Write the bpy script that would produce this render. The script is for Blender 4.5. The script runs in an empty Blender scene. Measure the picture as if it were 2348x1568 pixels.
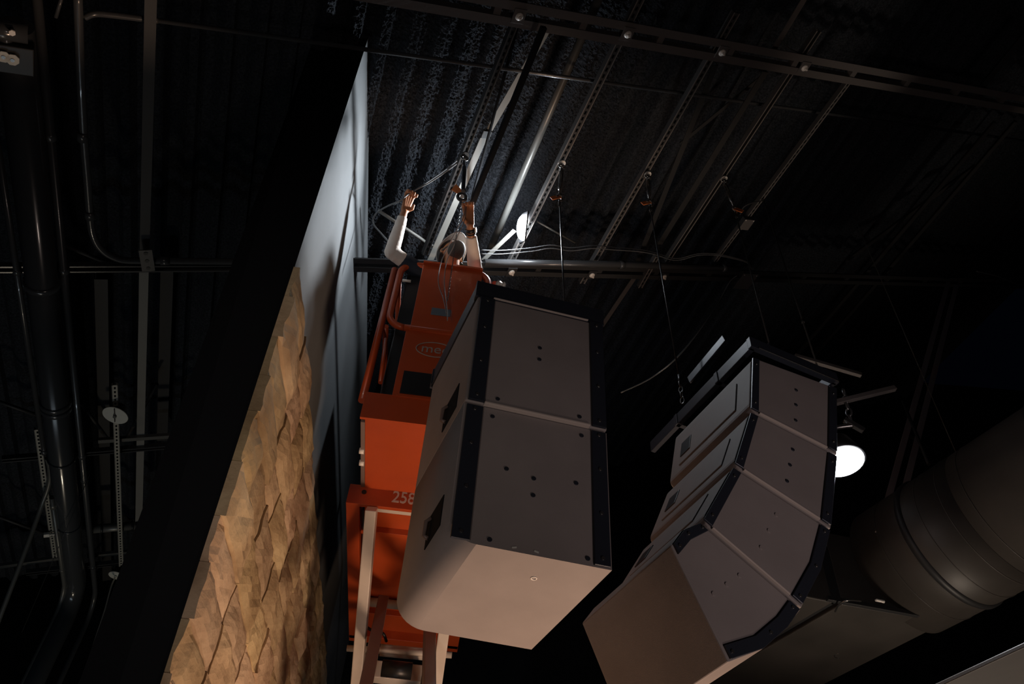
import bpy, bmesh, math, random
from mathutils import Vector, Matrix, noise
random.seed(7)
sc = bpy.context.scene
COL = sc.collection
V = Vector

# ------------------------------------------------------------------ camera
FPX, CX, CY = 1900.0, 1174.0, 784.0          # focal length and centre for a 2348 x 1568 frame
_z = V((136, -1784, FPX)).normalized()         # world up seen by the camera (x right, y down, z ahead)
_y = (V((0, 0, 1)) - _z * _z.z).normalized()
_x = _y.cross(_z)
CAMP = V((0, 0, 1.6))
def to_world(c): return V((_x.dot(c), _y.dot(c), _z.dot(c)))
cam_data = bpy.data.cameras.new('camera'); cam = bpy.data.objects.new('camera', cam_data); COL.objects.link(cam)
cam_data.sensor_width = 36.0; cam_data.lens = 36.0 * FPX / 2348.0; cam_data.clip_start = .05; cam_data.clip_end = 100
R3 = Matrix((to_world(V((1, 0, 0))), to_world(V((0, -1, 0))), to_world(V((0, 0, -1))))).transposed()
cam.matrix_world = Matrix.Translation(CAMP) @ R3.to_4x4()
sc.camera = cam
def ray(px, py): return to_world(V((px - CX, py - CY, FPX))).normalized()
def at_z(px, py, z): d = ray(px, py); return CAMP + d * ((z - CAMP.z) / d.z)
def at_y(px, py, y): d = ray(px, py); return CAMP + d * (y / d.y)
def on(px, py, n, p): d = ray(px, py); return CAMP + d * (n.dot(p - CAMP) / n.dot(d))
def horizon(px): return ray(px, CY + (FPX * FPX + 136 * (px - CX)) / 1784.0)

# ------------------------------------------------------------------ colour management, world
sc.view_settings.view_transform = 'Standard'
sc.view_settings.look = 'None'
sc.view_settings.exposure = 0.0
sc.view_settings.gamma = 1.0
sc.view_settings.use_curve_mapping = False
world = bpy.data.worlds.new('world'); sc.world = world; world.use_nodes = True
bg = world.node_tree.nodes['Background']; bg.inputs[0].default_value = (.25, .4, 1, 1); bg.inputs[1].default_value = .0012

# ------------------------------------------------------------------ large lights out of the frame (inferred work lamps, added fill lights)
def area(name, loc, target, size, power, color, spread=180):
    l = bpy.data.lights.new(name, 'AREA'); l.shape = 'DISK'; l.size = size; l.energy = power; l.color = color
    l.spread = math.radians(spread)
    o = bpy.data.objects.new(name, l); COL.objects.link(o); o.location = loc
    o.rotation_euler = (V(target) - V(loc)).to_track_quat('-Z', 'Y').to_euler(); return o
def spot(name, loc, target, power, color, deg, blend, rad):
    l = bpy.data.lights.new(name, 'SPOT'); l.energy = power; l.color = color; l.spot_size = math.radians(deg); l.spot_blend = blend; l.shadow_soft_size = rad
    o = bpy.data.objects.new(name, l); COL.objects.link(o); o.location = loc; o.rotation_euler = (V(target) - V(loc)).to_track_quat('-Z', 'Y').to_euler(); return o
spot('floor_work_lamp', (1.4, 4.6, .4), (-.85, 3.5, 3.7), 470, (1, .66, .45), 92, 1.0, .4)
spot('array_fill_spot', (3.2, -.6, .4), (1.3, 3.1, 3.8), 150, (1, .82, .82), 34, 1.0, .3)  # added fill that brightens the array panels
area('side_work_lamp', (-3.1, 8.8, .5), (-3.7, 6.9, 6.0), .4, 20, (1, .86, .66))
area('roof_fill_light', (2.0, 1.0, .3), (1.6, 3.0, 7.0), .6, 14, (1, .80, .70))  # added weak fill to lift the roof beams out of black
spot('stone_fill_spot', (-1.9, -2.2, .4), (-1.25, 3.0, 3.9), 210, (1, .86, .78), 34, 1.0, .3)  # added fill for the stone end faces
spot('duct_fill_spot', (2.9, 5.0, .4), (2.6, 3.9, 4.6), 250, (1, .82, .66), 62, 1.0, .3)  # added fill that lights the ducts from below
cl = area('cool_pipe_fill', (-2.3, 6.4, .35), (-3.2, 6.2, 5.9), .07, 20, (.74, .88, 1)); cl.data.shape = 'RECTANGLE'; cl.data.size = .07; cl.data.size_y = 3.6  # added cool strip that draws long highlights on the left pipes

# ------------------------------------------------------------------ materials
def mat(name, col, rough=.5, metal=0., bump=0., bscale=30., var=0., vscale=6., coat=0., emit=None, estr=0., spec=.5):
    m = bpy.data.materials.new(name); m.use_nodes = True; nt = m.node_tree; b = nt.nodes['Principled BSDF']
    b.inputs['Base Color'].default_value = (*col, 1); b.inputs['Roughness'].default_value = rough
    b.inputs['Metallic'].default_value = metal; b.inputs['Coat Weight'].default_value = coat
    b.inputs['Specular IOR Level'].default_value = spec
    if emit: b.inputs['Emission Color'].default_value = (*emit, 1); b.inputs['Emission Strength'].default_value = estr
    tc = nt.nodes.new('ShaderNodeTexCoord')
    if var > 0:
        n = nt.nodes.new('ShaderNodeTexNoise'); n.inputs['Scale'].default_value = vscale; n.inputs['Detail'].default_value = 6
        nt.links.new(tc.outputs['Object'], n.inputs['Vector'])
        r = nt.nodes.new('ShaderNodeValToRGB'); r.color_ramp.elements[0].position = .3; r.color_ramp.elements[1].position = .7
        r.color_ramp.elements[0].color = (*[c * (1 - var) for c in col], 1); r.color_ramp.elements[1].color = (*[min(1, c * (1 + var)) for c in col], 1)
        nt.links.new(n.outputs['Fac'], r.inputs['Fac']); nt.links.new(r.outputs['Color'], b.inputs['Base Color'])
    if bump > 0:
        n2 = nt.nodes.new('ShaderNodeTexNoise'); n2.inputs['Scale'].default_value = bscale; n2.inputs['Detail'].default_value = 5
        nt.links.new(tc.outputs['Object'], n2.inputs['Vector'])
        bp = nt.nodes.new('ShaderNodeBump'); bp.inputs['Strength'].default_value = bump; bp.inputs['Distance'].default_value = .01
        nt.links.new(n2.outputs['Fac'], bp.inputs['Height']); nt.links.new(bp.outputs['Normal'], b.inputs['Normal'])
    return m
M = dict(
    foam=mat('sprayed_insulation', (.032, .036, .043), .95, bump=1.0, bscale=150, var=.55, vscale=60, spec=.1),
    wall=mat('painted_plaster', (.17, .182, .19), .75, bump=.12, bscale=9, var=.10, vscale=2, spec=.2),
    blackwall=mat('matt_black', (.010, .011, .013), .9, spec=.1),
    floor=mat('dark_floor', (.06, .05, .045), .6, var=.2),
    beam=mat('black_beam_paint', (.13, .118, .114), .55, bump=.1, bscale=40),
    joist=mat('dull_black_steel', (.030, .030, .031), .6),
    litedge=mat('lit_strut_edge', (.30, .275, .255), .4, .2),  # pale tone painted for light along the strut edges
    pinklit=mat('pink_lit_steel', (.46, .36, .35), .6),  # pink tint painted in for lamp light on the brace
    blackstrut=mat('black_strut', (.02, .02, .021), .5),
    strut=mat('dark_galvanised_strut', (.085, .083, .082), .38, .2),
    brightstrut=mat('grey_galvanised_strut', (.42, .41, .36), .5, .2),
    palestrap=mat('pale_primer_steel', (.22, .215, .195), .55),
    pipe=mat('gloss_black_pipe', (.055, .058, .062), .20, 0, coat=.4),
    conduit=mat('satin_black_conduit', (.06, .062, .065), .26, 0, coat=.3),
    greyconduit=mat('grey_conduit', (.15, .15, .14), .35, .3),
    bolt=mat('zinc_bolt', (.92, .87, .80), .32, 0, coat=.5),
    chrome=mat('dark_steel_shackle', (.30, .29, .28), .25, .9),
    rope=mat('black_wire_rope', (.035, .035, .037), .4, .3),
    chain=mat('chain_steel', (.22, .22, .22), .3, .8),
    cord=mat('brown_cord', (.17, .135, .125), .4),
    cable=mat('grey_cable', (.13, .135, .14), .45),
    whitecable=mat('white_cable', (.78, .68, .56), .5),
    orange=mat('orange_paint', (.45, .066, .014), .38, bump=.04, bscale=12, var=.10, vscale=3, coat=.15),
    tag=mat('orange_tag', (.75, .20, .05), .6),
    greyprint=mat('grey_logo_print', (.34, .27, .24), .6),  # darker print tone than the number decal
    decal=mat('faded_white_decal', (.62, .55, .48), .6),
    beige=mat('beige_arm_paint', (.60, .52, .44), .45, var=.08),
    brown=mat('dark_brown_paint', (.20, .14, .12), .45),  # plain brown for the second arm pair, slide rail and grips
    blackplastic=mat('black_plastic', (.012, .012, .013), .4),
    label=mat('blue_grey_label', (.12, .15, .18), .5),
    cab=mat('textured_cabinet_paint', (.29, .255, .245), .62, bump=.07, bscale=260, var=.07, vscale=4, spec=.35),
    rail=mat('blue_black_rail', (.033, .038, .052), .38, .3),
    seam=mat('lit_edge_pale', (.55, .47, .42), .5),  # pale tone painted for lower edges that catch light
    white=mat('white_enamel', (.62, .62, .56), .4),
    stone=None,
    duct=mat('dull_duct_metal', (.052, .045, .039), .5, 0, bump=.15, bscale=5, var=.22, vscale=3),
    ductdark=mat('dark_duct_flange', (.02, .02, .021), .5),
    skin=mat('brown_skin', (.38, .155, .07), .5, bump=.05, bscale=90),
    lips=mat('lips', (.18, .06, .045), .5),
    eye=mat('eye_white', (.7, .68, .64), .25),
    hair=mat('black_hair', (.010, .009, .009), .6, bump=.5, bscale=120),
    sleeve=mat('white_knit', (.76, .66, .58), .8, bump=.25, bscale=60, var=.06, vscale=14),
    navy=mat('navy_cotton', (.013, .020, .035), .85, bump=.2, bscale=50),
    trousers=mat('dark_work_trousers', (.03, .032, .036), .85),
    boots=mat('black_boots', (.015, .013, .012), .5),
    mask=mat('grey_cloth_mask', (.055, .055, .052), .8),
    cap=mat('grey_white_cap', (.34, .34, .33), .6),
    vest=mat('yellow_vest', (.62, .50, .10), .7),
    led=mat('lamp_white', (1, 1, 1), .5, emit=(.86, .93, 1), estr=420),
    flood=mat('flood_lens', (1, 1, 1), .5, emit=(.93, .95, 1), estr=32),
)
def stone_mat():
    m = bpy.data.materials.new('split_stone'); m.use_nodes = True; nt = m.node_tree; b = nt.nodes['Principled BSDF']
    tc = nt.nodes.new('ShaderNodeTexCoord')
    at = nt.nodes.new('ShaderNodeAttribute'); at.attribute_name = 'stone_tone'
    n = nt.nodes.new('ShaderNodeTexNoise'); n.inputs['Scale'].default_value = 3.2; n.inputs['Detail'].default_value = 5; n.inputs['Roughness'].default_value = .52
    mp = nt.nodes.new('ShaderNodeMapping'); mp.inputs['Scale'].default_value = (1, .8, 1.1)
    nt.links.new(tc.outputs['Object'], mp.inputs[0]); nt.links.new(mp.outputs[0], n.inputs['Vector'])
    r = nt.nodes.new('ShaderNodeValToRGB'); e = r.color_ramp.elements
    e[0].position = .28; e[0].color = (.33, .22, .125, 1); e[1].position = .75; e[1].color = (.76, .60, .38, 1)
    x = e.new(.5); x.color = (.56, .41, .25, 1)
    nt.links.new(n.outputs['Fac'], r.inputs[0])
    mx = nt.nodes.new('ShaderNodeMix'); mx.data_type = 'RGBA'; mx.blend_type = 'MULTIPLY'; mx.inputs[0].default_value = 1
    nt.links.new(r.outputs[0], mx.inputs[6]); nt.links.new(at.outputs['Color'], mx.inputs[7]); nt.links.new(mx.outputs[2], b.inputs['Base Color'])
    n2 = nt.nodes.new('ShaderNodeTexNoise'); n2.inputs['Scale'].default_value = 26; n2.inputs['Detail'].default_value = 6
    nt.links.new(mp.outputs[0], n2.inputs['Vector'])
    bp = nt.nodes.new('ShaderNodeBump'); bp.inputs['Strength'].default_value = .35; bp.inputs['Distance'].default_value = .02
    nt.links.new(n2.outputs[0], bp.inputs['Height']); nt.links.new(bp.outputs[0], b.inputs['Normal']); b.inputs['Roughness'].default_value = .85
    b.inputs['Specular IOR Level'].default_value = .2
    return m
M['stone'] = stone_mat()

# ------------------------------------------------------------------ mesh helpers
class MB:
    def __init__(s): s.bm = bmesh.new()
    def prism(s, pts, ext, bevel=0, seg=2):
        ext = V(ext); a = [s.bm.verts.new(V(p)) for p in pts]; b = [s.bm.verts.new(V(p) + ext) for p in pts]
        n = len(pts); fs = [s.bm.faces.new(a), s.bm.faces.new(b[::-1])]
        for i in range(n): fs.append(s.bm.faces.new((a[i], b[i], b[(i + 1) % n], a[(i + 1) % n])))
        bmesh.ops.recalc_face_normals(s.bm, faces=fs)
        if bevel: bmesh.ops.bevel(s.bm, geom=list({e for f in fs for e in f.edges}), offset=bevel, segments=seg, affect='EDGES', profile=.5)
        return s
    def box(s, c, ax, ay, az, dx, dy, dz, bevel=0):
        ax, ay, az = V(ax).normalized(), V(ay).normalized(), V(az).normalized(); c = V(c)
        o = c - az * dz / 2
        pts = [o - ax * dx / 2 - ay * dy / 2, o + ax * dx / 2 - ay * dy / 2, o + ax * dx / 2 + ay * dy / 2, o - ax * dx / 2 + ay * dy / 2]
        return s.prism(pts, az * dz, bevel)
    def bar(s, p0, p1, w, h, up, bevel=0):
        p0, p1 = V(p0), V(p1); d = (p1 - p0); L = d.length; d.normalize(); up = V(up); up = (up - d * up.dot(d)).normalized(); sd = d.cross(up)
        return s.box((p0 + p1) / 2, sd, up, d, w, h, L, bevel)
    def tube(s, pts, r, seg=12, cap=True):
        pts = [V(p) for p in pts]; n = len(pts); rs = r if isinstance(r, (list, tuple)) else [r] * n
        d0 = (pts[1] - pts[0]).normalized(); a = d0.orthogonal().normalized(); rings = []
        for i in range(n):
            d = (pts[min(i + 1, n - 1)] - pts[max(i - 1, 0)]).normalized()
            a = (a - d * a.dot(d)).normalized(); b = d.cross(a)
            rings.append([s.bm.verts.new(pts[i] + (a * math.cos(2 * math.pi * k / seg) + b * math.sin(2 * math.pi * k / seg)) * rs[i]) for k in range(seg)])
        for i in range(n - 1):
            for k in range(seg):
                f = s.bm.faces.new((rings[i][k], rings[i][(k + 1) % seg], rings[i + 1][(k + 1) % seg], rings[i + 1][k])); f.smooth = True
        if cap: s.bm.faces.new(rings[0][::-1]); s.bm.faces.new(rings[-1])
        return s
    def cyl(s, p, axis, r, h, seg=20): p = V(p); ax = V(axis).normalized(); return s.tube([p - ax * h / 2, p + ax * h / 2], r, seg)
    def ring(s, c, axis, R, r, seg=24, rs=8, a0=0, a1=2 * math.pi, ref=None):
        ax = V(axis).normalized(); a = (V(ref) - ax * V(ref).dot(ax)).normalized() if ref else ax.orthogonal().normalized(); b = ax.cross(a)
        full = abs(a1 - a0 - 2 * math.pi) < 1e-5; N = seg if full else seg + 1; R_ = []
        for i in range(N):
            t = a0 + (a1 - a0) * i / seg; d = a * math.cos(t) + b * math.sin(t)
            R_.append([s.bm.verts.new(V(c) + d * (R + r * math.cos(2 * math.pi * k / rs)) + ax * r * math.sin(2 * math.pi * k / rs)) for k in range(rs)])
        for i in range(N if full else N - 1):
            j = (i + 1) % N
            for k in range(rs):
                f = s.bm.faces.new((R_[i][k], R_[i][(k + 1) % rs], R_[j][(k + 1) % rs], R_[j][k])); f.smooth = True
        if not full: s.bm.faces.new(R_[0][::-1]); s.bm.faces.new(R_[-1])
        return s
    def ball(s, c, r, sub=2, scale=None, rot=None):
        mt = Matrix.Translation(V(c))
        if rot is not None: mt = mt @ rot
        if scale: mt = mt @ Matrix.Diagonal((*scale, 1))
        res = bmesh.ops.create_icosphere(s.bm, subdivisions=sub, radius=r, matrix=mt)
        for v in res['verts']:
            for f in v.link_faces: f.smooth = True
        return s
    def cone(s, p0, r0, p1, r1, seg=14):
        s.tube([p0, p1], [r0, r1], seg); s.ball(p0, r0, 2); s.ball(p1, r1, 2); return s
    def build(s, name, m, parent=None, origin=None):
        bmesh.ops.recalc_face_normals(s.bm, faces=s.bm.faces)
        if parent is not None: o0 = root_loc(parent)
        elif origin is not None: o0 = V(origin)
        else:
            o0 = V((0, 0, 0))
            for v in s.bm.verts: o0 += v.co
            o0 /= max(1, len(s.bm.verts))
        for v in s.bm.verts: v.co -= o0
        me = bpy.data.meshes.new(name); s.bm.to_mesh(me); s.bm.free()
        me.materials.append(M[m] if isinstance(m, str) else m)
        o = bpy.data.objects.new(name, me); COL.objects.link(o)
        if parent is not None: o.parent = parent; o.location = o0 - root_loc(parent)
        else: o.location = o0
        return o
def root_loc(o):
    l = V((0, 0, 0))
    while o is not None: l += o.location; o = o.parent
    return l
def tag(o, label, cat, group=None):
    o['label'] = label; o['category'] = cat
    if group: o['group'] = group
    return o
def struct(o, label=None, cat='wall'):
    o['kind'] = 'structure'
    if label: o['label'] = label; o['category'] = cat
    return o
def thing(name, loc, label, cat, group=None):
    o = bpy.data.objects.new(name, None); COL.objects.link(o); o.location = V(loc); o.empty_display_size = .1
    return tag(o, label, cat, group)
def lab(o, t): o['label'] = t; return o
def smooth_curve(pts, n=8):
    pts = [V(p) for p in pts]; out = []
    for i in range(len(pts) - 1):
        p0, p1, p2, p3 = pts[max(i - 1, 0)], pts[i], pts[i + 1], pts[min(i + 2, len(pts) - 1)]
        for k in range(n):
            t = k / n
            out.append(.5 * ((2 * p1) + (p2 - p0) * t + (2 * p0 - 5 * p1 + 4 * p2 - p3) * t * t + (3 * p1 - p0 - 3 * p2 + p3) * t ** 3))
    out.append(pts[-1]); return out

# ------------------------------------------------------------------ the sloping roof: directions and planes
U = horizon(120)                                # level direction of deck flutes, struts and pipes
W0 = ray(5000, 715)                             # direction of the beams, climbing to the right
NR = U.cross(W0).normalized()
if NR.z < 0: NR = -NR
W = NR.cross(U).normalized()
if W.x < 0: W = -W
P0 = at_z(1065, 360, 6.85)                      # a point on the plane of the hanging struts
def roof(px, py, off=0.0): return on(px, py, NR, P0 + NR * off)   # point on that plane, or above it by off
DECK = .56
def line_mid(p0, p1, y):                        # pixel on a straight image line at height y
    t = (y - p0[1]) / (p1[1] - p0[1]); return p0[0] + (p1[0] - p0[0]) * t

# ------------------------------------------------------------------ SETTING
YB = 9.3
m = MB(); m.box((1.5, 3, -.05), (1, 0, 0), (0, 1, 0), (0, 0, 1), 18, 20, .1); struct(m.build('floor', 'floor'), 'dark floor of the hall', 'floor')
m = MB(); m.box((1.5, YB + .1, 5.5), (1, 0, 0), (0, 1, 0), (0, 0, 1), 18, .2, 11.5); struct(m.build('wall_back', 'blackwall'), 'black far wall behind the rigging', 'wall')
# roof deck: fluted metal under sprayed insulation
UF = horizon(330); UF = (UF - NR * UF.dot(NR)).normalized(); WF = NR.cross(UF).normalized()
if WF.x < 0: WF = -WF
PD = P0 + NR * DECK
def flute(b):
    t = (b / .203) % 1.0; d = .036
    if t < .30: return 0
    if t < .45: return d * (t - .30) / .15
    if t < .82: return d
    return d * (1 - (t - .82) / .18)
def deck_grid(m, a0, a1, na, b0, b1, nb, rough):
    rows = []
    for i in range(na + 1):
        a = a0 + (a1 - a0) * i / na; row = []
        for j in range(nb + 1):
            b = b0 + (b1 - b0) * j / nb; h = flute(b) * 1.9
            p = PD + UF * a + WF * b
            if rough:
                q = p * 16; h += .012 * noise.noise(p * 9) + .015 * noise.noise(q * 2.2) + .016 * noise.noise(q * 5.2)
            row.append(m.bm.verts.new(p + NR * h))
        rows.append(row)
    for i in range(na):
        for j in range(nb): m.bm.faces.new((rows[i][j], rows[i][j + 1], rows[i + 1][j + 1], rows[i + 1][j]))
m = MB()
HA, HB, HC, HD = -1.7, 2.6, -1.0, 1.5
deck_grid(m, HA, HB, 520, HC, HD, 340, True)
deck_grid(m, -3.5, 6.5, 1, -4.6, HC, 140, False); deck_grid(m, -3.5, 6.5, 1, HD, 9.0, 300, False)
deck_grid(m, -3.5, HA, 1, HC, HD, 120, False); deck_grid(m, HB, 6.5, 1, HC, HD, 120, False)
struct(m.build('ceiling', 'foam'), 'sloping fluted roof deck under rough dark insulation', 'ceiling')
# pier: painted plaster flank, near face coloured black for being unlit, leaning end
WD = horizon(825); WN = V((WD.y, -WD.x, 0)); 
if WN.x < 0: WN = -WN
corner = roof(840, 100, DECK)
def wallpt(px, py, off=0.0): return on(px, py, WN, corner + WN * off)
e1 = wallpt(690, 555); e2 = wallpt(365, 1568)
edge_dir = (e2 - e1).normalized()
def edge_at(z): return e1 + edge_dir * ((z - e1.z) / edge_dir.z)
l1 = at_y(570, 500, 2.78); l2 = at_y(180, 1568, 3.22); ld = (l2 - l1).normalized()
def ledge_at(z): return l1 + ld * ((z - l1.z) / ld.z)
def pier(zs_top_right, zs_top_left, zb=0):
    pass
ytop = 7.16
A0, A1 = edge_at(0), corner + (corner - e1).normalized() * .12
B0, B1 = ledge_at(0), ledge_at(A1.z - .05)
far = 6.75
m = MB(); q = []
for P in (A0, A1, B1, B0):
    q.append(m.bm.verts.new(P))
for P in (A0, A1, B1, B0):
    k = (YB - P.y) / WD.y; q.append(m.bm.verts.new(P + WD * k))
fa = m.bm.faces.new(q[0:4])
fl = m.bm.faces.new((q[0], q[4], q[5], q[1])); m.bm.faces.new((q[2], q[6], q[7], q[3])); m.bm.faces.new((q[1], q[5], q[6], q[2])); m.bm.faces.new((q[4], q[7], q[6], q[5])); m.bm.faces.new((q[0], q[3], q[7], q[4]))
m.bm.normal_update()
m.bm.faces.ensure_lookup_table()
for f in m.bm.faces: f.material_index = 1
m.bm.faces[1].material_index = 0
o = m.build('wall_left', 'wall'); o.data.materials.append(M['blackwall']); struct(o, 'painted pier, unlit end coloured black, blue grey flank', 'wall')
# stone cladding on the flank
ZT = wallpt(700, 560, .07).z
def stone_wall():
    m = MB(); lay = m.bm.loops.layers.float_color.new('stone_tone')
    z = ZT; rnd = random.Random(3)
    while z > .1:
        h = rnd.choice((.17, .2, .23, .26)); zb = max(z - h, 0)
        s = 0.0; first = True
        sl = edge_at(zb); base = (edge_at((z + zb) / 2) - corner).dot(WD)
        s = base
        while s < 6.4:
            L = rnd.uniform(.28, .62); t0 = rnd.uniform(.030, .052); tl = rnd.uniform(-.006, .006)
            nx, nz = 8, 6; tone = rnd.uniform(.72, 1.1); tint = rnd.uniform(-.08, .08)
            g = .002
            rows = []
            for i in range(nx + 1):
                row = []
                for k in range(nz + 1):
                    ss = s + g + (L - 2 * g) * i / nx; zz = zb + g + (z - zb - 2 * g) * k / nz
                    shift = (edge_at(zz) - edge_at((z + zb) / 2)).dot(WD) if s == base else 0
                    if i > 0: shift *= max(0, 1 - i / 3)
                    p = corner + WD * (ss + shift); p = V((p.x, p.y, zz))
                    ed = min(i, nx - i) / nx * 2; ek = min(k, nz - k) / nz * 2
                    bulge = .020 * (min(1, ed * 2) * min(1, ek * 2)) ** .6
                    nn = noise.noise(p * 6) * .018 + noise.noise(p * 15) * .010
                    row.append(m.bm.verts.new(p + WN * (t0 + tl * (i / nx - .5) * 2 + bulge + nn)))
                rows.append(row)
            fs = []
            for i in range(nx):
                for k in range(nz): fs.append(m.bm.faces.new((rows[i][k], rows[i + 1][k], rows[i + 1][k + 1], rows[i][k + 1])))
            rim = [rows[i][0] for i in range(nx + 1)] + [rows[nx][k] for k in range(1, nz + 1)] + [rows[i][nz] for i in range(nx - 1, -1, -1)] + [rows[0][k] for k in range(nz - 1, 0, -1)]
            back = []
            for v in rim:
                d = (v.co - corner).dot(WN); back.append(m.bm.verts.new(v.co - WN * (d - .003)))
            for i in range(len(rim)): fs.append(m.bm.faces.new((rim[i], back[i], back[(i + 1) % len(rim)], rim[(i + 1) % len(rim)])))
            for f in fs:
                for l in f.loops: l[lay] = (tone, tone * (1 + tint * .3), tone * (1 - tint), 1)
            s += L; first = False
        z = zb
    o = m.build('wall_stone', 'stone'); return struct(o, 'warm lit split stone cladding on the pier flank', 'stone wall')
stone_wall()

# ------------------------------------------------------------------ ROOF STEEL
def double_angle(name, pa, pb, label, w_out, gap, bolts, off=-.045, mname='beam'):
    a, b = roof(*pa, off), roof(*pb, off); d = (b - a).normalized(); sd = NR.cross(d).normalized()
    t = thing(name, (a + b) / 2, label, 'beam')
    for sgn in (-1, 1):
        m = MB(); c = sd * sgn * (gap / 2 + w_out / 2)
        m.bar(a + c, b + c, w_out, .009, NR); c2 = sd * sgn * (gap / 2 + .0045)
        m.bar(a + c2 + NR * (w_out / 2 + .004), b + c2 + NR * (w_out / 2 + .004), .009, w_out, NR)
        m.build('angle', mname, t)
    # filler blocks between the two angles
    m = MB(); L = (b - a).length
    for k in range(1, int(L / .62)): m.box(a + d * (k * .62 - .2) + NR * .03, sd, NR, d, gap, .05, .05)
    m.build('spacer', mname, t)
    for bp in bolts:
        c = roof(*bp, off - .008); w = MB(); w.box(c, d, sd, NR, .085, .095, .008, .001); wo = w.build('washer_plate', mname, t)
        n = MB(); n.tube([c - NR * .004, c - NR * .010, c - NR * .017, c - NR * .020], [.027, .026, .019, .004], 24); n.tube([c - NR * .016, c - NR * .030], .0115, 6); n.tube([c - NR * .028, c - NR * .040], .006, 10)
        n.build('bolt', 'bolt', wo)
    return t
double_angle('steel_beam', (760, -42), (2600, 285), 'black double angle roof beam across the top of the frame, four bolts', .058, .050,
             [(1190, 37), (1439, 78), (1655, 120), (1844, 155)])
double_angle('steel_beam', (800, 607), (2700, 662), 'black double angle roof beam level with the worker, behind the light tube', .050, .040,
             [(1173, 624), (1357, 630), (1522, 634)], mname='joist')  # darker steel tone stands in for the shade on this beam

def strut(name, pa, pb, label, group='slotted hanging struts', mname='strut', w=.041, off=0., slots=True, h=.041, pitch=.0508, cat='strut', web_down=False):
    n_ = NR
    a, b = roof(*pa, off), roof(*pb, off)
    d = (b - a).normalized(); sd = n_.cross(d).normalized(); L = (b - a).length; m = MB(); th = .003; wb = n_ * (0 if web_down else h)
    # web faces down (or up), flanges rise; pale edge strips stand in for light caught on the edges
    if slots:
        r = w * .33
        for sg in (-1, 1): m.bar(a + wb + sd * sg * (w / 2 - r / 2), b + wb + sd * sg * (w / 2 - r / 2), r, th, n_)
        k = 0.0
        while k < L - .02:
            m.bar(a + wb + d * k, a + wb + d * min(L, k + pitch * .42), w - 2 * r + .001, th, n_); k += pitch
    else: m.bar(a + wb, b + wb, w, th, n_)
    for sg in (-1, 1):
        m.bar(a + sd * sg * w / 2 + n_ * h / 2, b + sd * sg * w / 2 + n_ * h / 2, th, h, n_)
        m.bar(a + sd * sg * (w / 2 - .005) + n_ * h - wb, b + sd * sg * (w / 2 - .005) + n_ * h - wb, .010, th, n_)
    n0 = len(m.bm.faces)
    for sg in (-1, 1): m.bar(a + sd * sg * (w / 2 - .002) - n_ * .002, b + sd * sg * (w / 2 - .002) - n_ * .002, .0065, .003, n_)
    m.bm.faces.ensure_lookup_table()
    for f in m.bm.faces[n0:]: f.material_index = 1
    o = m.build(name, mname); o.data.materials.append(M['palestrap' if mname == 'brightstrut' else ('strut' if mname == 'blackstrut' else 'litedge')])
    return tag(o, label, cat, group)
G = 'slotted struts hung across the roof beams'
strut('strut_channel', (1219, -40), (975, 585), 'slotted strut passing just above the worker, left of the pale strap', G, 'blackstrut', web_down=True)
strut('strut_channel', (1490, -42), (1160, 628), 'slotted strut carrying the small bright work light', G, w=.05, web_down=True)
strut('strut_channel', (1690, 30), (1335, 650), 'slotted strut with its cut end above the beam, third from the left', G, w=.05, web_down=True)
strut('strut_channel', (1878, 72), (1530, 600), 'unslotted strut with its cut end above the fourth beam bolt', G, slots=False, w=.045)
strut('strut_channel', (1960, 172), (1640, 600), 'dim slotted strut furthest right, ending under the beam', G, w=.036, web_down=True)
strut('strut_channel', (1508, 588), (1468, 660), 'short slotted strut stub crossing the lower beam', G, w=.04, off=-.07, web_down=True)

def barthing(name, pa, pb, w, h, label, offs=(0, 0), mname='joist', cat='brace', group=None, up=None):
    a, b = roof(*pa, offs[0]), roof(*pb, offs[1])
    m = MB()
    if h == 0: m.tube([a, b], w / 2, 14)
    else: m.bar(a, b, w, h, up or NR)
    return tag(m.build(name, mname), label, cat, group)
def angle_bar(name, pa, pb, w, label, offs=(0, 0), mname='joist', cat='brace', group=None):
    a, b = roof(*pa, offs[0]), roof(*pb, offs[1]); d = (b - a).normalized(); sd = NR.cross(d).normalized(); m = MB()
    m.bar(a, b, w, .006, NR); m.bar(a + sd * (w / 2) + NR * w / 2, b + sd * (w / 2) + NR * w / 2, .006, w, NR)
    return tag(m.build(name, mname), label, cat, group)
BR = 'diagonal braces under the roof deck'
barthing('flat_strap', (985, 600), (1111, 312), .055, .008, 'pale flat strap rising behind the worker to the dark clip', (.10, .24), 'palestrap', 'strap')
barthing('flat_strap', (1119, 302), (1262, 55), .055, .008, 'pale flat strap from the dark clip up to the top beam', (.25, .34), 'palestrap', 'strap')
m = MB(); c = roof(1115, 308, .235); m.box(c, U, W, NR, .07, .075, .02, .004); tag(m.build('strap_clip', 'blackplastic'), 'dark clip joining the two pale flat straps', 'clip')
barthing('angle_brace', (1078, 478), (1247, 62), .036, .03, 'black angle brace right of the pale strap', (-.20, -.20), 'blackwall', 'brace', BR)  # near black colour stands in for its shadowed side
barthing('rod_brace', (1083, 452), (1186, 62), .022, 0, 'thin black rod between the pale strap and the angle brace', (.16, .16), 'blackwall', 'brace', BR)
barthing('conduit_pipe', (1122, 575), (1380, -20), .062, 0, 'round roof pipe strongly lit by the work light', (.28, .28), 'greyconduit', 'pipe')
barthing('sprinkler_pipe', (360, 47), (2400, 330), .028, 0, 'thin pipe running left to right under the whole roof', (.05, .22), 'conduit', 'pipe')
angle_bar('angle_brace', (1380, 748), (1458, 632), .05, 'dim angle brace running up from the tall cabinet corner', (.02, .05), 'beam', 'brace', BR)
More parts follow.
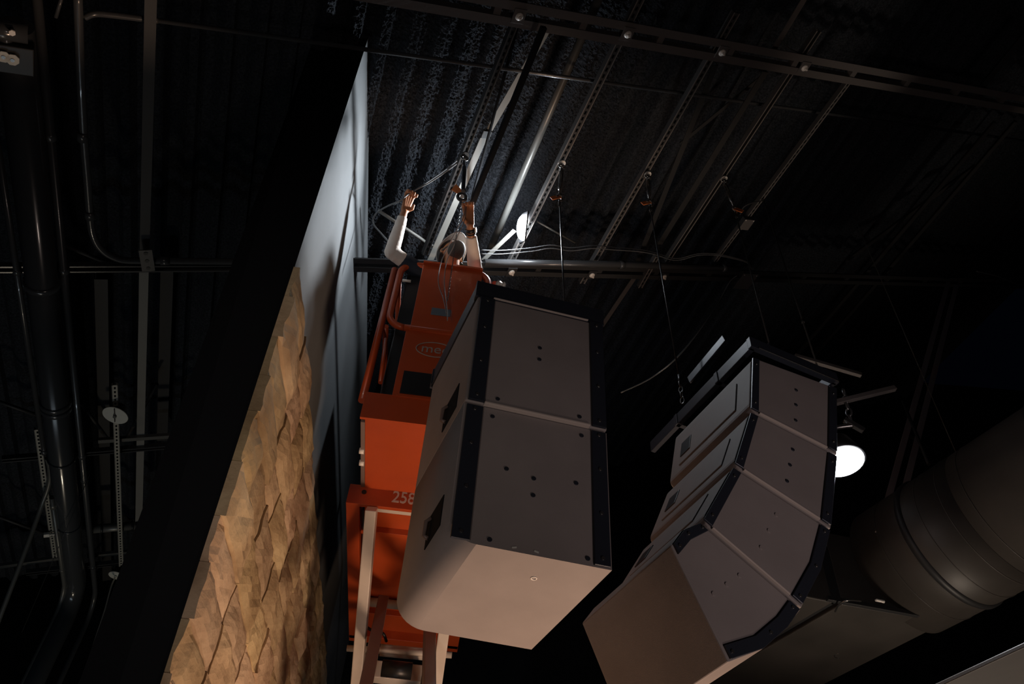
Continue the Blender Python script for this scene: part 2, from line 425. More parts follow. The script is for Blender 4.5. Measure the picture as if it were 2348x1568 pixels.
angle_bar('angle_brace', (1462, 600), (1640, 150), .05, 'dark brace behind the third strut', (.15, .15), 'joist', 'brace', BR)
angle_bar('angle_brace', (1512, 560), (1755, 165), .06, 'dark brown brace between the third and fourth struts', (.12, .12), 'joist', 'brace', BR)
angle_bar('angle_brace', (1775, 112), (1855, -20), .05, 'angle brace above the top beam near the looped wire', (.06, .06), 'beam', 'brace', BR)
angle_bar('angle_brace', (1560, 330), (1760, 165), .035, 'faint brace crossing behind the brown brace', (.3, .3), 'joist', 'brace', BR)
angle_bar('angle_brace', (1810, 835), (2282, 282), .05, 'left of two faint parallel braces in the dark right bay', (.1, .1), 'joist', 'brace', BR)
angle_bar('angle_brace', (1860, 825), (2330, 280), .05, 'right of two faint parallel braces in the dark right bay', (.1, .1), 'joist', 'brace', BR)
angle_bar('angle_brace', (2252, 200), (2360, 70), .06, 'faint brace above the beam at the right edge', (.06, .06), 'joist', 'brace', BR)
angle_bar('angle_brace', (1940, 600), (2240, 380), .05, 'faint slanting brace left of the parallel pair', (.25, .25), 'joist', 'brace', BR)
barthing('rod_brace', (868, 483), (1012, 578), .026, 0, 'thin lit rod slanting down behind the raised left arm', (.2, .14), 'palestrap', 'brace', BR)
barthing('rod_brace', (1232, 508), (1318, 556), .016, 0, 'short thin rod right of the bright work light', (.1, .1), 'greyconduit', 'brace', BR)
angle_bar('angle_brace', (1222, 588), (1100, 612), .0, '', (0, 0)) if False else None
barthing('flat_strap', (1108, 596), (1180, 528), .04, .008, 'short pale strap below the bright work light', (.05, .05), 'palestrap', 'strap')
# electrical conduit on the lower beam
m = MB(); pts = [roof(800, 594, -.05), roof(1110, 602, -.085), roof(1420, 606, -.085), roof(1695, 616, -.085)]
m.tube([pts[1] - (pts[2] - pts[1]) * .0, pts[2], pts[3]], .030, 16); o = thing('beam_conduit', pts[1], 'round conduit along the lower beam, bright below the work light', 'pipe')
m.build('tube', 'conduit', o)
for px, py in ((1425, 607), (1660, 615)):
    c = roof(px, py, -.085); d = (pts[2] - pts[1]).normalized(); k = MB(); k.cyl(c, d, .036, .05); k.build('coupling', 'conduit', o)
# wire pair drooping along the lower beam
for dy, lb in ((0, 'upper of two thin wires draped along the lower beam'), (9, 'lower of two thin wires draped along the lower beam')):
    P = [(1104, 573), (1150, 574), (1220, 568), (1262, 562), (1310, 568), (1360, 563), (1410, 567), (1462, 571), (1500, 578), (1535, 590), (1560, 592), (1600, 582), (1640, 582), (1680, 590), (1712, 600), (1724, 616)]
    m = MB(); m.tube(smooth_curve([roof(x, y + dy * (1 - i / 18), -.10 - .004 * dy) for i, (x, y) in enumerate(P)], 6), .0045, 6)
    tag(m.build('thin_wire', 'cable'), lb, 'wire')
# junction box and small box
def jbox(pq, label, off, wdt, hgt):
    c = roof(*pq, off); t = thing('junction_box', c, label, 'electrical box')
    m = MB(); m.box(c + NR * hgt / 2, W, U, NR, wdt, wdt * 1.05, hgt, .004); m.build('box_body', 'joist', t)
    m = MB(); m.box(c - NR * .002, W, U, NR, wdt * 1.03, wdt * 1.08, .004, .001); m.build('cover', 'beam', t)
    for sx in (-1, 1): m = MB(); m.cyl(c + W * sx * wdt * .42 - U * wdt * .44 - NR * .004, NR, .005, .004, 8); m.build('screw', 'bolt', t)
jbox((1710, 645), 'flat square junction box hanging under the lower beam', -.06, .19, .06)
jbox((1712, 515), 'small dim box on the furthest right strut', -.05, .11, .05)
m = MB(); m.tube(smooth_curve([roof(1690, 632, -.08), roof(1672, 648, -.1), roof(1640, 705, -.3), at_y(1570, 800, 3.9), at_y(1500, 862, 3.9), at_y(1424, 900, 3.9)], 8), .0042, 6)
tag(m.build('loose_cable', 'cable'), 'loose cable curving down left from the junction box', 'cable')
m = MB(); m.tube(smooth_curve([roof(1795, 92, 0), roof(1806, 108, -.03), roof(1828, 120, -.03), roof(1850, 127, 0)], 6), .005, 6)
tag(m.build('wire_loop', 'joist'), 'short wire looping above the beam by the fourth bolt', 'wire')
m = MB(); m.tube(smooth_curve([roof(1752, 460, -.02), roof(1728, 464, -.06), roof(1706, 474, -.06), roof(1697, 492, -.05)], 6), .006, 6)
tag(m.build('wire_loop', 'joist'), 'wire looping over the end of the furthest right strut', 'wire')
m = MB(); m.tube(smooth_curve([roof(2240, 622, -.07), roof(2290, 634, -.07), roof(2330, 650, -.09), roof(2370, 658, -.1)], 6), .008, 6)
tag(m.build('thin_wire', 'cable'), 'wire sagging off the lower beam at the right edge', 'wire')

# small work light on the second strut
c = roof(1192, 520, -.06); ld_ = (U * .80 + V((0, 0, -1)) * .2).normalized(); ldir = (W * -.93 - NR * .36).normalized()
t = thing('work_light', c, 'small glaring white work light clipped to the second strut', 'lamp')
ax = V((.03, -.62, .78)).normalized()
m = MB(); m.box(c + W * .036, W, ax.cross(W), ax, .012, .10, .25, .003); m.build('back_plate', 'blackplastic', t)
m = MB(); WT = (W * .80 - NR * .60).normalized(); bx = ax.cross(WT).normalized(); ox = bx.cross(ax).normalized(); ox = ox if ox.dot(WT) < 0 else -ox; rows = []
c0 = c + W * .028
for i in range(9):
    a = -math.pi / 2 + math.pi * i / 8; row = []
    for k in range(13):
        b = (k / 12 - .5) * 1.25 * math.pi
        row.append(m.bm.verts.new(c0 + ax * .105 * math.sin(a) + bx * .036 * math.cos(a) * math.sin(b) + ox * .050 * math.cos(a) * math.cos(b)))
    rows.append(row)
for i in range(8):
    for k in range(12):
        f = m.bm.faces.new((rows[i][k], rows[i][k + 1], rows[i + 1][k + 1], rows[i + 1][k])); f.smooth = True
bmesh.ops.remove_doubles(m.bm, verts=m.bm.verts, dist=1e-5)
lab(m.build('lamp_lens', 'led', t), 'glowing white lens')
spot('work_light_beam', c0 + ox * .06, c0 + V((-1.2, -1.0, -.95)), 210, (.90, .95, 1), 84, .9, .05)
m = MB(); m.box(c + W * .04 + NR * .045, W, NR, U, .03, .06, .05); m.build('clip', 'blackplastic', t)

# ------------------------------------------------------------------ hoists on the struts with wire ropes to the loudspeakers
def hoist(pq, tp, rope_end, label, big=True, rope_label='', side=-1):
    top = roof(*pq, -.02); c = V(top); t = thing('rigging_hook', c, label, 'rigging hook', 'rigging hooks under the struts')
    m = MB(); m.cyl(c, NR, .030, .012, 24); m.build('washer', 'bolt', t)
    m = MB(); m.ring(c - V((0, 0, .035)), U, .022, .008, 20, 8); m.cyl(c - V((0, 0, .065)), U, .011, .055, 10); m.build('shackle', 'chrome', t)
    b = at_y(*tp, c.y); m = MB()
    mid0 = c - V((0, 0, .075)); mid1 = V((c.x + (b.x - c.x), c.y, b.z + .05))
    m.tube([mid0, mid0 + (mid1 - mid0) * .1, mid0 + (mid1 - mid0) * .11, mid0 + (mid1 - mid0) * .75, mid0 + (mid1 - mid0) * .76, mid1], [.009, .009, .017, .017, .009, .009], 10)
    m.build('turnbuckle', 'chrome', t)
    m = MB(); m.ring(mid1 - V((0, 0, .03)), V((.5, -.8, 0)), .024, .008, 20, 8, .6, 5.6); m.cyl(mid1, (0, 0, 1), .016, .03); m.build('hook', 'chrome', t)
    m = MB(); p = mid1 - V((0, 0, .03)) + V((.028 * side, -.005, .0)); m.box(p, (side, 0, -.55), (0, 1, 0), (.55, 0, side), .075, .006, .042, .002); m.build('latch_tag', 'tag', t)
    r0 = mid1 - V((0, 0, .055)); m = MB(); m.tube([r0, V(rope_end)], .0055, 8); m.cyl(V(rope_end) + V((0, 0, .04)), (0, 0, 1), .010, .07, 8); m.cyl(r0 - V((0, 0, .05)), (0, 0, 1), .009, .06, 8)
    tag(m.build('wire_rope', 'rope'), rope_label, 'rope', 'wire ropes down to the loudspeakers')
    return mid1

# ------------------------------------------------------------------ LEFT LOUDSPEAKER PAIR
ZB = 3.35
s0 = at_z(1025, 1235, ZB); s1 = at_z(1405, 1308, ZB)
EX = (s1 - s0).normalized(); EZ = V((0, 0, 1)); EY = V((-.33, .944, 0)).normalized(); SW = (s1 - s0).length
SD = .745; SH = (at_y(1070, 920, s0.y).z - ZB); HT = at_y(1093, 678, s0.y).z - ZB
def sp(x, y, z): return s0 + EX * x + EY * y + EZ * z
def cabinet(z0, z1, label, yoff, low):
    t = thing('loudspeaker_cabinet', sp(SW / 2, SD / 2, z0), label, 'loudspeaker', 'two stacked grey loudspeaker cabinets')
    # side profile with the far left corner rounded
    r = .045; prof = [(0, yoff), (SW, yoff), (SW - .02, SD), ]
    for k in range(7):
        a = math.pi / 2 + k / 6 * math.pi / 2; prof.append((-.0 + r + r * math.cos(a), SD - r + r * math.sin(a)))
    m = MB(); g = .004
    n0 = len(prof); fz0, fz1 = z0 + g, z1 - g
    if not low:
        m.prism([sp(x, y, fz0) for x, y in prof], EZ * (fz1 - fz0), .010, 3)
    else:
        # rounded lower left edge: stack of profiles whose left side follows a quarter circle
        R_ = .115; rings = []
        for k in range(9):
            a = k / 8 * math.pi / 2; ins = R_ * (1 - math.sin(a)); zz = fz0 + R_ * (1 - math.cos(a))
            rings.append([sp(max(x, 0) + ins * max(0, 1 - x / (SW * .8)), y, zz) for x, y in prof])
        rings.append([sp(x, y, fz1) for x, y in prof])
        vs = [[m.bm.verts.new(p) for p in rg] for rg in rings]
        for i in range(len(vs) - 1):
            for k in range(n0):
                f = m.bm.faces.new((vs[i][k], vs[i][(k + 1) % n0], vs[i + 1][(k + 1) % n0], vs[i + 1][k])); f.smooth = (k >= 2)
        m.bm.faces.new(vs[0]); m.bm.faces.new(vs[-1])
    m.build('body', 'cab', t)
    m = MB(); 
    for x0, wd in ((.012, .073), (SW - .074, .066)):
        rl = MB(); rl.box(sp(x0 + wd / 2, yoff - .005, (z0 + z1) / 2), EX, EY, EZ, wd, .012, z1 - z0 - .022, .002); ro = rl.build('edge_rail', 'rail', t)
        for fz in (.06, .36, .68, .95):
            sc_ = MB(); sc_.cyl(sp(x0 + wd * .5, yoff - .0125, z0 + (z1 - z0) * fz), EY, .008, .006, 12); sc_.build('screw', 'chrome', ro)
    if not low:
        m2 = MB(); m2.box(sp(SW / 2, yoff - .002, z0 + .006), EX, EY, EZ, SW - .17, .026, .012, .003); m2.build('lit_lip', 'seam', t)  # pale strip painted for the lit lower edge
    for fx, fz in ((.22, .07), (.80, .07), (.5, .5), (.5, .61)) if not low else ((.20, .93), (.82, .93), (.5, .52), (.5, .40), (.32, .55), (.78, .55), (.25, .05), (.85, .05)):
        sc_ = MB(); sc_.cyl(sp(SW * fx, yoff - .001, z0 + (z1 - z0) * fz), EY, .010, .006, 10); sc_.build('bolt_head', 'rail', t)
    # side handle: flat plate coloured black for the shaded recess
    hz_ = z0 + (z1 - z0) * (.20 if not low else .30); hm = MB(); hm.box(sp(-.001, SD * .30, hz_), EY, EX, EZ, .20, .006, .15, .002); ho = hm.build('handle_plate', 'blackwall', t)
    gb = MB(); gb.tube([sp(-.004, SD * .30 + .05, hz_ - .05), sp(-.022, SD * .30 + .06, hz_ - .035), sp(-.022, SD * .30 + .06, hz_ + .035), sp(-.004, SD * .30 + .05, hz_ + .05)], .010, 8); gb.build('grip', 'brown', ho)
    if low:
        for fx_, tw in ((.40, .3), (.535, -.25)):
            k_ = MB(); k_.box(sp(SW * fx_, yoff - .0012, z0 + .022), EX + EZ * tw, EY, EZ - EX * tw, .020, .003, .007, .001); k_.build('scuff_mark', 'white', t)
        bm_ = MB(); bm_.ring(sp(SW * .62, SD * .22, z0 + .003), EZ, .011, .003, 16, 6); bm_.build('socket_ring', 'bolt', t)
    return t
cabinet(0, SH, 'lower of the two stacked loudspeakers, its tan lit underside showing', .006, True)
cabinet(SH, HT, 'upper of the two stacked loudspeakers, directly under the rigging frame', -.004, False)
# rigging frame on top
t = thing('fly_grid', sp(SW / 2, SD / 2, HT), 'black rigging frame on top of the two stacked loudspeakers', 'rigging frame')
FH = .12
for nm, a, b in (('near_bar', (-.01, .02), (SW + .01, .02)), ('far_bar', (-.01, SD - .02), (SW, SD - .02)), ('side_bar', (.015, .02), (.015, SD - .02)), ('side_bar', (SW - .02, .02), (SW - .02, SD - .02))):
    m = MB(); m.bar(sp(a[0], a[1], HT + FH / 2), sp(b[0], b[1], HT + FH / 2), .04, FH, EZ, .003); m.build(nm, 'rail', t)
m = MB(); m.box(sp(SW / 2, -.004, HT + .006), EX, EY, EZ, SW - .16, .01, .008, .002); lab(m.build('lower_edge', 'seam', t), 'thin pale strip for the lit lower edge')
for x, y in ((SW * .62, .24),):
    pass
def lug(parent, p, mname='chrome'):
    m = MB(); m.ring(p, EX, .022, .007, 18, 8); m.build('shackle', mname, parent)
lug(t, sp(.06, .06, HT + FH + .02), 'bolt'); 
m = MB(); m.cyl(sp(.115, .02, HT + FH + .03), EX, .014, .05, 12); m.cyl(sp(.10, .02, HT + FH + .03), EX, .02, .012, 14); m.cyl(sp(.13, .02, HT + FH + .03), EX, .02, .012, 14); m.cyl(sp(.115, .02, HT + FH + .01), EZ, .010, .04, 10); lab(m.build('pin', 'bolt', t), 'bright steel pin')
hB = roof(1288, 375); eB = at_y(1303, 695, hB.y); eB.z = max(eB.z - .0, sp(0, 0, HT + FH).z)
hoist((1288, 375), (1283, 458), V((eB.x, hB.y, sp(0, 0, HT + FH - .002).z)), 'rigging hook with orange latch on the bright lit strut', rope_label='wire rope down to the tall loudspeaker pair')

# ------------------------------------------------------------------ CURVED LOUDSPEAKER ARRAY
DD = horizon(-120); AP = at_z(1541, 1245, 3.42)
def ap(px, py, d=0.0): return on(px, py, DD, AP) + DD * d
AX = V((DD.y, -DD.x, 0))
wedges = [
 ([(1722, 818)], [(1918, 890)], [(1919, 1042)], [(1718, 940)], [], [], 'topmost wedge loudspeaker of the curved array, under its frame'),
 ([(1718, 944)], [(1919, 1046)], [(1905, 1212)], [(1680, 1066)], [], [], 'second wedge loudspeaker down the curved array, level with the floodlight'),
 ([(1678, 1070)], [(1904, 1216)], [(1838, 1393)], [(1607, 1194)], [(1879, 1308)], [], 'third wedge loudspeaker down the curved array'),
 ([(1604, 1198)], [(1836, 1397)], [(1670, 1518)], [(1538, 1250)], [(1802, 1440), (1748, 1488)], [(1563, 1216)], 'lowest wedge loudspeaker of the curved array, tilted most'),
]
AD = .70
for wi, (tl, tr, br, bl, mr, ml, lb) in enumerate(wedges):
    TL, TR, BR_, BL = ap(*tl[0]), ap(*tr[0]), ap(*br[0]), ap(*bl[0])
    poly = [TL, TR] + [ap(*q) for q in mr] + [BR_, BL] + [ap(*q) for q in ml]
    cen = (TL + TR + BR_ + BL) / 4
    t = thing('loudspeaker_cabinet', cen + DD * AD / 2, lb, 'loudspeaker', 'wedge loudspeakers of the curved array')
    m = MB(); m.prism(poly, DD * AD)
    # round the two left-hand edges running away from us
    m.bm.edges.ensure_lookup_table()
    lf = [TL] + ([BL] if wi < 3 else [])
    es = [e for e in m.bm.edges if abs(abs((e.verts[0].co - e.verts[1].co).normalized().dot(DD)) - 1) < 1e-3 and min((e.verts[0].co - q).length for q in lf) < 1e-4 or abs(abs((e.verts[0].co - e.verts[1].co).normalized().dot(DD)) - 1) < 1e-3 and min((e.verts[1].co - q).length for q in lf) < 1e-4]
    bmesh.ops.bevel(m.bm, geom=es, offset=.05 if wi < 3 else .03, segments=5, affect='EDGES', profile=.5)
    sm = [e for e in m.bm.edges if e.calc_face_angle(0) > .6]
    bmesh.ops.bevel(m.bm, geom=sm, offset=.005, segments=2, affect='EDGES', profile=.5)
    m.build('body', 'cab', t)
    hx = (TR - TL).normalized(); hb = (BR_ - BL).normalized()
    def rail(outer, inset, side):
        pts = outer + [p + (hx * (1 - i / (len(outer) - 1)) + hb * (i / (len(outer) - 1))).normalized() * inset * side for i, p in list(enumerate(outer))[::-1]]
        rl = MB(); rl.prism([p - DD * .001 for p in pts], -DD * .010, .0015, 1); return rl.build('edge_rail', 'rail', t)
    og = .006
    for outer, side, inset in (([TL + hx * og] + [BL + hb * og], 1, .042), ([TR - hx * og] + [ap(*q) for q in mr] + [BR_ - hb * og], -1, .050)):
        if side == 1 and ml: outer = [TL + hx * og] + [ap(*q) + hx * og for q in ml] + [BL + hb * og]
        d0 = (outer[1] - outer[0]).normalized(); outer[0] = outer[0] + d0 * .012; d1 = (outer[-2] - outer[-1]).normalized(); outer[-1] = outer[-1] + d1 * .012
        ro = rail(outer, inset, side)
        for f in (.12, .88) if len(outer) == 2 else (.06, .5, .94):
            k = f * (len(outer) - 1); i0 = min(int(k), len(outer) - 2); p = outer[i0].lerp(outer[i0 + 1], k - i0) + hx * side * inset * .5
            s_ = MB(); s_.cyl(p - DD * .013, DD, .007, .006, 10); s_.build('screw', 'chrome', ro)
    if wi < 3:
        m2 = MB(); a = BL + hb * .055 - DD * .004; b = BR_ - hb * .062 - DD * .004; m2.bar(a + EZ * .007, b + EZ * .007, .016, .009, EZ, .002); m2.build('lit_lip', 'seam', t)
    for k in (.25, .5, .75) if wi else (.3, .55, .8):
        p = TL.lerp(BL, k).lerp(TR.lerp(BR_, k), .52); s_ = MB(); s_.cyl(p - DD * .001, DD, .009, .007, 10); s_.build('bolt_head', 'cab' if wi > 1 else 'rail', t)
    # rear plate on the stepped left flank
    if wi < 3:
        le = (BL - TL); ln = AX * -1; c0 = TL.lerp(BL, .52)
        nrm = le.cross(DD).normalized(); nrm = nrm if nrm.x < 0 else -nrm
        m3 = MB(); m3.box(c0 + DD * AD * .52 + nrm * .002, DD, nrm, le, AD * .72, .008, le.length * .50, .003); po = m3.build('rear_plate', 'cab', t)
        m4 = MB(); m4.box(c0 + DD * AD * .80 + nrm * .007, DD, nrm, le, .09, .006, le.length * .25, .002); m4.build('connector_cup', 'blackplastic', po)
# array frame
tl, tr = ap(1722, 808), ap(1920, 880)
t = thing('fly_grid', (tl + tr) / 2 + DD * .3, 'black overhanging rigging frame on top of the curved array', 'rigging frame')
zt = max(tl.z, tr.z) + .035
def fp(x, d, z=0): return V((tl.x, tl.y, zt)) + AX * x + DD * d + EZ * z
fw = (tr - tl).length
for nm, a, b in (('near_bar', (0, .0), (fw, .0)), ('far_bar', (-.0, AD), (fw, AD)), ('side_bar', (.02, -.0), (.02, AD + .28)), ('side_bar', (fw - .02, 0), (fw - .02, AD)), ('cross_bar', (0, .30), (fw + .16, .30))):
    m = MB(); m.bar(fp(*a), fp(*b), .03, .075, EZ, .003); m.build(nm, 'rail', t)
m = MB(); m.box(fp(fw / 2 + .02, -.018, -.032), AX, DD, EZ, fw - .05, .006, .008, .002); lab(m.build('lower_edge', 'chrome', t), 'thin grey lower edge')
m = MB(); m.bar(at_y(1661, 775, 3.32), at_y(1580, 872, 3.62), .012, .06, EZ, .002); lab(m.build('extension_tongue', 'rail', t), 'blue grey extension tongue')
hC = roof(1485, 400); eC = at_y(1560, 880, hC.y)
hoist((1485, 400), (1490, 470), eC, 'rigging hook with amber latch on the third strut', rope_label='wire rope and chain down to the left end of the array frame')
def chain(p0, p1, link, label, mname='chain'):
    p0, p1 = V(p0), V(p1); d = (p1 - p0); n = max(2, int(d.length / (link * .8))); d.normalize(); a = d.orthogonal().normalized(); b = d.cross(a); m = MB()
    for i in range(n):
        c = p0 + d * (i + .5) * ((p1 - p0).length / n); ax_ = a if i % 2 else b; s_ = d.cross(ax_)
        r = link * .17; hl = link * .32
        loop = [c + d * hl * math.cos(x) * 1.5 + s_ * link * .27 * math.sin(x) for x in [k * math.pi / 5 for k in range(11)]]
        m.tube(loop, r * .6, 5, False)
    return tag(m.build('chain', mname), label, 'chain')
chain(eC + V((0, 0, .02)), eC - V((0, 0, .16)), .05, 'short chain at the left end of the array frame')
hD = roof(1660, 410); hD2 = roof(1752, 462)
hoist((1660, 410), (1686, 485), at_y(1768, 805, hD.y) , 'rigging hook with orange latch on the unslotted strut', rope_label='dim wire rope down behind the array frame', side=1)
eE = at_y(1876, 846, hD2.y); m = MB(); m.tube([hD2 - V((0, 0, .0)), eE], .0065, 8); m.cyl(hD2.lerp(eE, .76), (0, 0, 1), .012, .03, 8); tag(m.build('wire_rope', 'rope'), 'wire rope from the furthest right strut to the array frame', 'rope', 'wire ropes down to the loudspeakers')
m = MB(); a = at_y(1822, 816, hD2.y); b = at_y(1975, 860, hD2.y); m.bar(a, b, .03, .03, EZ, .003)
tag(m.build('spreader_bar', 'beam'), 'dark spreader bar behind the top of the curved array', 'bar')

# ------------------------------------------------------------------ FLOODLIGHT behind the array
fy = fp(fw, .32).y; fc = at_y(1931, 1057, fy)
t = thing('floodlight', fc, 'blazing round floodlight half hidden behind the curved array', 'lamp')
fax = V((.05, -.10, -1)).normalized()
m = MB(); m.tube([fc - fax * .16, fc - fax * .13, fc - fax * .02, fc + fax * .004], [.04, .085, .122, .126], 32); m.build('housing', 'blackplastic', t)
m = MB(); m.cyl(fc + fax * .006, fax, .115, .006, 40); lab(m.build('lens', 'flood', t), 'glowing white lens')
yk0 = at_y(1958, 975, fy); m = MB(); m.tube(smooth_curve([fc - fax * .15, fc - fax * .25 + V((.02, 0, 0)), yk0], 6), .014, 8); m.box(yk0, (1, 0, -.8), (0, 1, 0), (.8, 0, 1), .12, .03, .03, .004); m.build('bracket', 'chrome', t)
m = MB(); q0 = fp(fw - .02, .32); m.bar(q0, at_y(2052, 890, q0.y), .03, .03, EZ, .003); tag(m.build('outrigger_bar', 'beam'), 'dark bar reaching right from the array frame above the floodlight', 'bar')
chain(at_y(1934, 893, fy), yk0 + V((-.01, 0, .02)), .06, 'short bright chain holding the floodlight beside the array')
sp_ = bpy.data.lights.new('flood_beam', 'SPOT'); sp_.energy = 120; sp_.color = (.9, .93, 1); sp_.spot_size = math.radians(176); sp_.spot_blend = .25; sp_.shadow_soft_size = .1
so = bpy.data.objects.new('flood_beam', sp_); COL.objects.link(so); so.location = fc + fax * .02; so.rotation_euler = fax.to_track_quat('-Z', 'Y').to_euler()
# joist end hanging right of the floodlight: two angles
ja, jb = roof(2184, 650, -.14), at_y(2030, 1230, 4.6)
t = thing('angle_brace', (ja + jb) / 2, 'pinkish double angle brace right of the floodlight', 'brace')
d = (jb - ja).normalized(); sd = d.cross(V((0, 1, 0))).normalized()
for sg in (-1, 1):
    m = MB(); m.bar(ja + sd * sg * .045, jb + sd * sg * .045, .045, .008, V((0, -1, 0))); m.build('angle', 'pinklit', t)
m = MB()
for k in (.72, .93): m.box(ja.lerp(jb, k) + V((0, .01, 0)), sd, V((0, 1, 0)), d, .1, .02, .03)
m.build('spacer', 'joist', t)
m = MB(); kq = ja.lerp(jb, .70); m.tube([at_y(2070, 920, kq.y - .05), at_y(2130, 1065, kq.y - .5)], .012, 8); tag(m.build('rod_brace', 'joist'), 'thin rod crossing the pinkish double angle brace', 'brace')
c = at_y(2230, 1125, 4.6); m = MB(); m.box(c, (1, .2, .1), (0, 1, 0), (0, .2, 1), .075, .05, .004); m.tube([c, V((c.x, c.y, 11.2))], .004, 6); tag(m.build('small_plate', 'greyconduit'), 'tiny tilted plate on a thin drop wire in the dark above the round duct', 'plate')

# ------------------------------------------------------------------ DUCTS lower right
DU = horizon(-330)
ZD = 4.45
da = at_z(2170, 1427, ZD); db = at_z(1855, 1362, ZD)
DN = (da - db).normalized()                     # across
t = thing('duct_box', da, 'broad tan rectangular duct box below the curved array', 'duct')
e0 = at_z(1925, 1384, ZD)
wid = (da - e0).length; 
perp = V((DU.x, DU.y, 0)).normalized()
def dpoly(pts, h): return [V(p) for p in pts], V((0, 0, h))
far_ = 2.6
m = MB(); a0, a1 = e0 + DN * .02, da; m.prism([a0, a1, a1 + perp * far_, a0 + perp * far_], V((0, 0, .55)), .008); m.build('main_panel', 'duct', t)
b0 = e0 - DN * .045; bl_ = b0 - DN * .34
m = MB(); m.prism([bl_, b0, b0 + perp * 1.5, bl_ + perp * 1.5], V((0, 0, .5)), .008); m.build('side_panel', 'duct', t)
m = MB(); m.prism([b0 + V((0, 0, .03)), a0 + V((0, 0, .03)), a0 + perp * far_ + V((0, 0, .03)), b0 + perp * far_ + V((0, 0, .03))], V((0, 0, .4))); m.build('joint_strip', 'ductdark', t)
m = MB(); m.bar(e0 - DN * .1 - perp * .015 + EZ * .01, da + DN * .03 - perp * .015 + EZ * .01, .03, .03, EZ, .003); m.build('near_flange', 'ductdark', t)
rc = at_z(1925, 1503, ZD); m = MB(); m.ring(rc - V((0, 0, .001)), EZ, .035, .003, 20, 6, .5, 3.4); m.build('ring_mark', 'chrome', t)
m = MB(); cc = at_z(2010, 1388, ZD) - perp * .03 + V((0, 0, .02)); m.box(cc, DN, perp, EZ, .05, .02, .012, .003); m.cyl(cc + DN * .025, DN, .010, .02, 10); lab(m.build('latch', 'bolt', t), 'bright steel latch')
m = MB(); m.tube(smooth_curve([at_z(1915, 1402, ZD - .02), at_z(1925, 1385, ZD - .03), at_z(1945, 1376, ZD - .03), at_z(1974, 1378, ZD - .01)], 6), .006, 8); tag(m.build('loop_cable', 'chrome'), 'thin loop of cable over the tan duct box seam', 'cable')
# round spiral duct
RD = .45; sidev = V((perp.y, -perp.x, 0)); 
tang = at_z(2215, 1420, ZD + .04)
axp = tang + V((0, 0, 1)) * RD * .72 - sidev * RD * -.0
vis = (CAMP - tang); vis = vis - perp * vis.dot(perp); nrm_sil = vis.cross(perp).normalized(); 
if nrm_sil.dot(V((1, 0, -1))) < 0: nrm_sil = -nrm_sil
axp = tang - nrm_sil * RD
t = thing('round_duct', axp, 'large round spiral duct in the lower right corner', 'duct')
P_ = [axp + perp * .20, axp - perp * .62]
m = MB(); m.tube(P_, RD, 64); m.build('duct_tube', 'duct', t)
m = MB(); m.tube([P_[1] - perp * .002, axp - perp * 3.2], RD, 64); m.build('duct_tube', 'duct', t)
qd = at_z(2280, 1384, ZD + .05); kk = (qd - axp).dot(perp)
for k, wd in ((kk, .05), (kk - 1.0, .05)):
    m = MB(); m.tube([axp + perp * (k - wd / 2), axp + perp * (k - wd * .3), axp + perp * (k + wd * .3), axp + perp * (k + wd / 2)], [RD + .001, RD + .014, RD + .014, RD + .001], 64, False); m.build('band', 'ductdark', t)
for k in (.08, -.09, -.26, -.43, -.60):
    m = MB(); m.ring(axp + perp * (kk + .12 + k), perp + sidev * .0, RD, .004, 64, 6); m.build('rib', 'duct', t)
# lower beam strip at the corner
za = 3.3; ga, gb_ = at_z(2380, 1470, za), at_z(2120, 1590, za)
t_ = MB(); gd = (gb_ - ga).normalized(); gs = V((gd.y, -gd.x, 0)); gs = gs if gs.x > 0 else -gs
t_.prism([ga - gd * .5, gb_ + gd * .5, gb_ + gd * .5 + gs * .8, ga - gd * .5 + gs * .8], V((0, 0, .02)), .004)
tag(t_.build('grey_panel', 'duct'), 'grey panel edge at the lower right corner under the duct', 'panel')

# ------------------------------------------------------------------ SCISSOR LIFT
ZU = 4.70; LY0 = at_z(793, 1155, ZU).y
xl0 = at_z(793, 1155, ZU).x; pl = at_z(800, 1462, ZU); pr = at_z(1050, 1475, ZU); LY1 = pl.y; LX = -1.07; LWD = .84
lx_dir = (V((pl.x, pl.y, 0)) - V((xl0, LY0, 0))).normalized()        # the lift is turned a little
KX = V((lx_dir.y, -lx_dir.x, 0))
LO = V((xl0, LY0, ZU)); LLEN = (V((pl.x, pl.y, 0)) - V((xl0, LY0, 0))).length
LW_ = (pr - pl).length
def lp(x, y, z): return LO + KX * x + lx_dir * y + EZ * (z)
t = LIFT = thing('scissor_lift', (lp(LW_ / 2, LLEN / 2, 0).x, lp(LW_ / 2, LLEN / 2, 0).y, 0), 'orange scissor lift platform carrying the worker', 'scissor lift')
m = MB(); m.box(lp(LW_ / 2, LLEN / 2, .085), KX, lx_dir, EZ, LW_ - .17, LLEN - .06, .03); m.build('deck_pan', 'orange', t)
for x in (.043, LW_ - .043):
    m = MB(); m.bar(lp(x, .01, .07), lp(x, LLEN, .07), .086, .14, EZ, .004); m.build('side_beam', 'orange', t)
m = MB(); m.bar(lp(0, .0, .075), lp(LW_, .0, .075), .03, .15, EZ, .003); EB = m.build('end_plate', 'orange', t)
m = MB(); m.cyl(lp(.10, -.017, .095), lx_dir, .016, .006, 14); m.build('hole_plug', 'blackplastic', EB)
m = MB(); m.bar(lp(0, LLEN, .06), lp(LW_, LLEN, .06), .10, .12, EZ, .004); m.build('end_plate', 'orange', t)
for y in (.34, LLEN * .80):
    m = MB(); m.bar(lp(.09, y, .05), lp(LW_ - .09, y, .05), .04, .05, EZ, .003); m.build('cross_rib', 'orange', t)
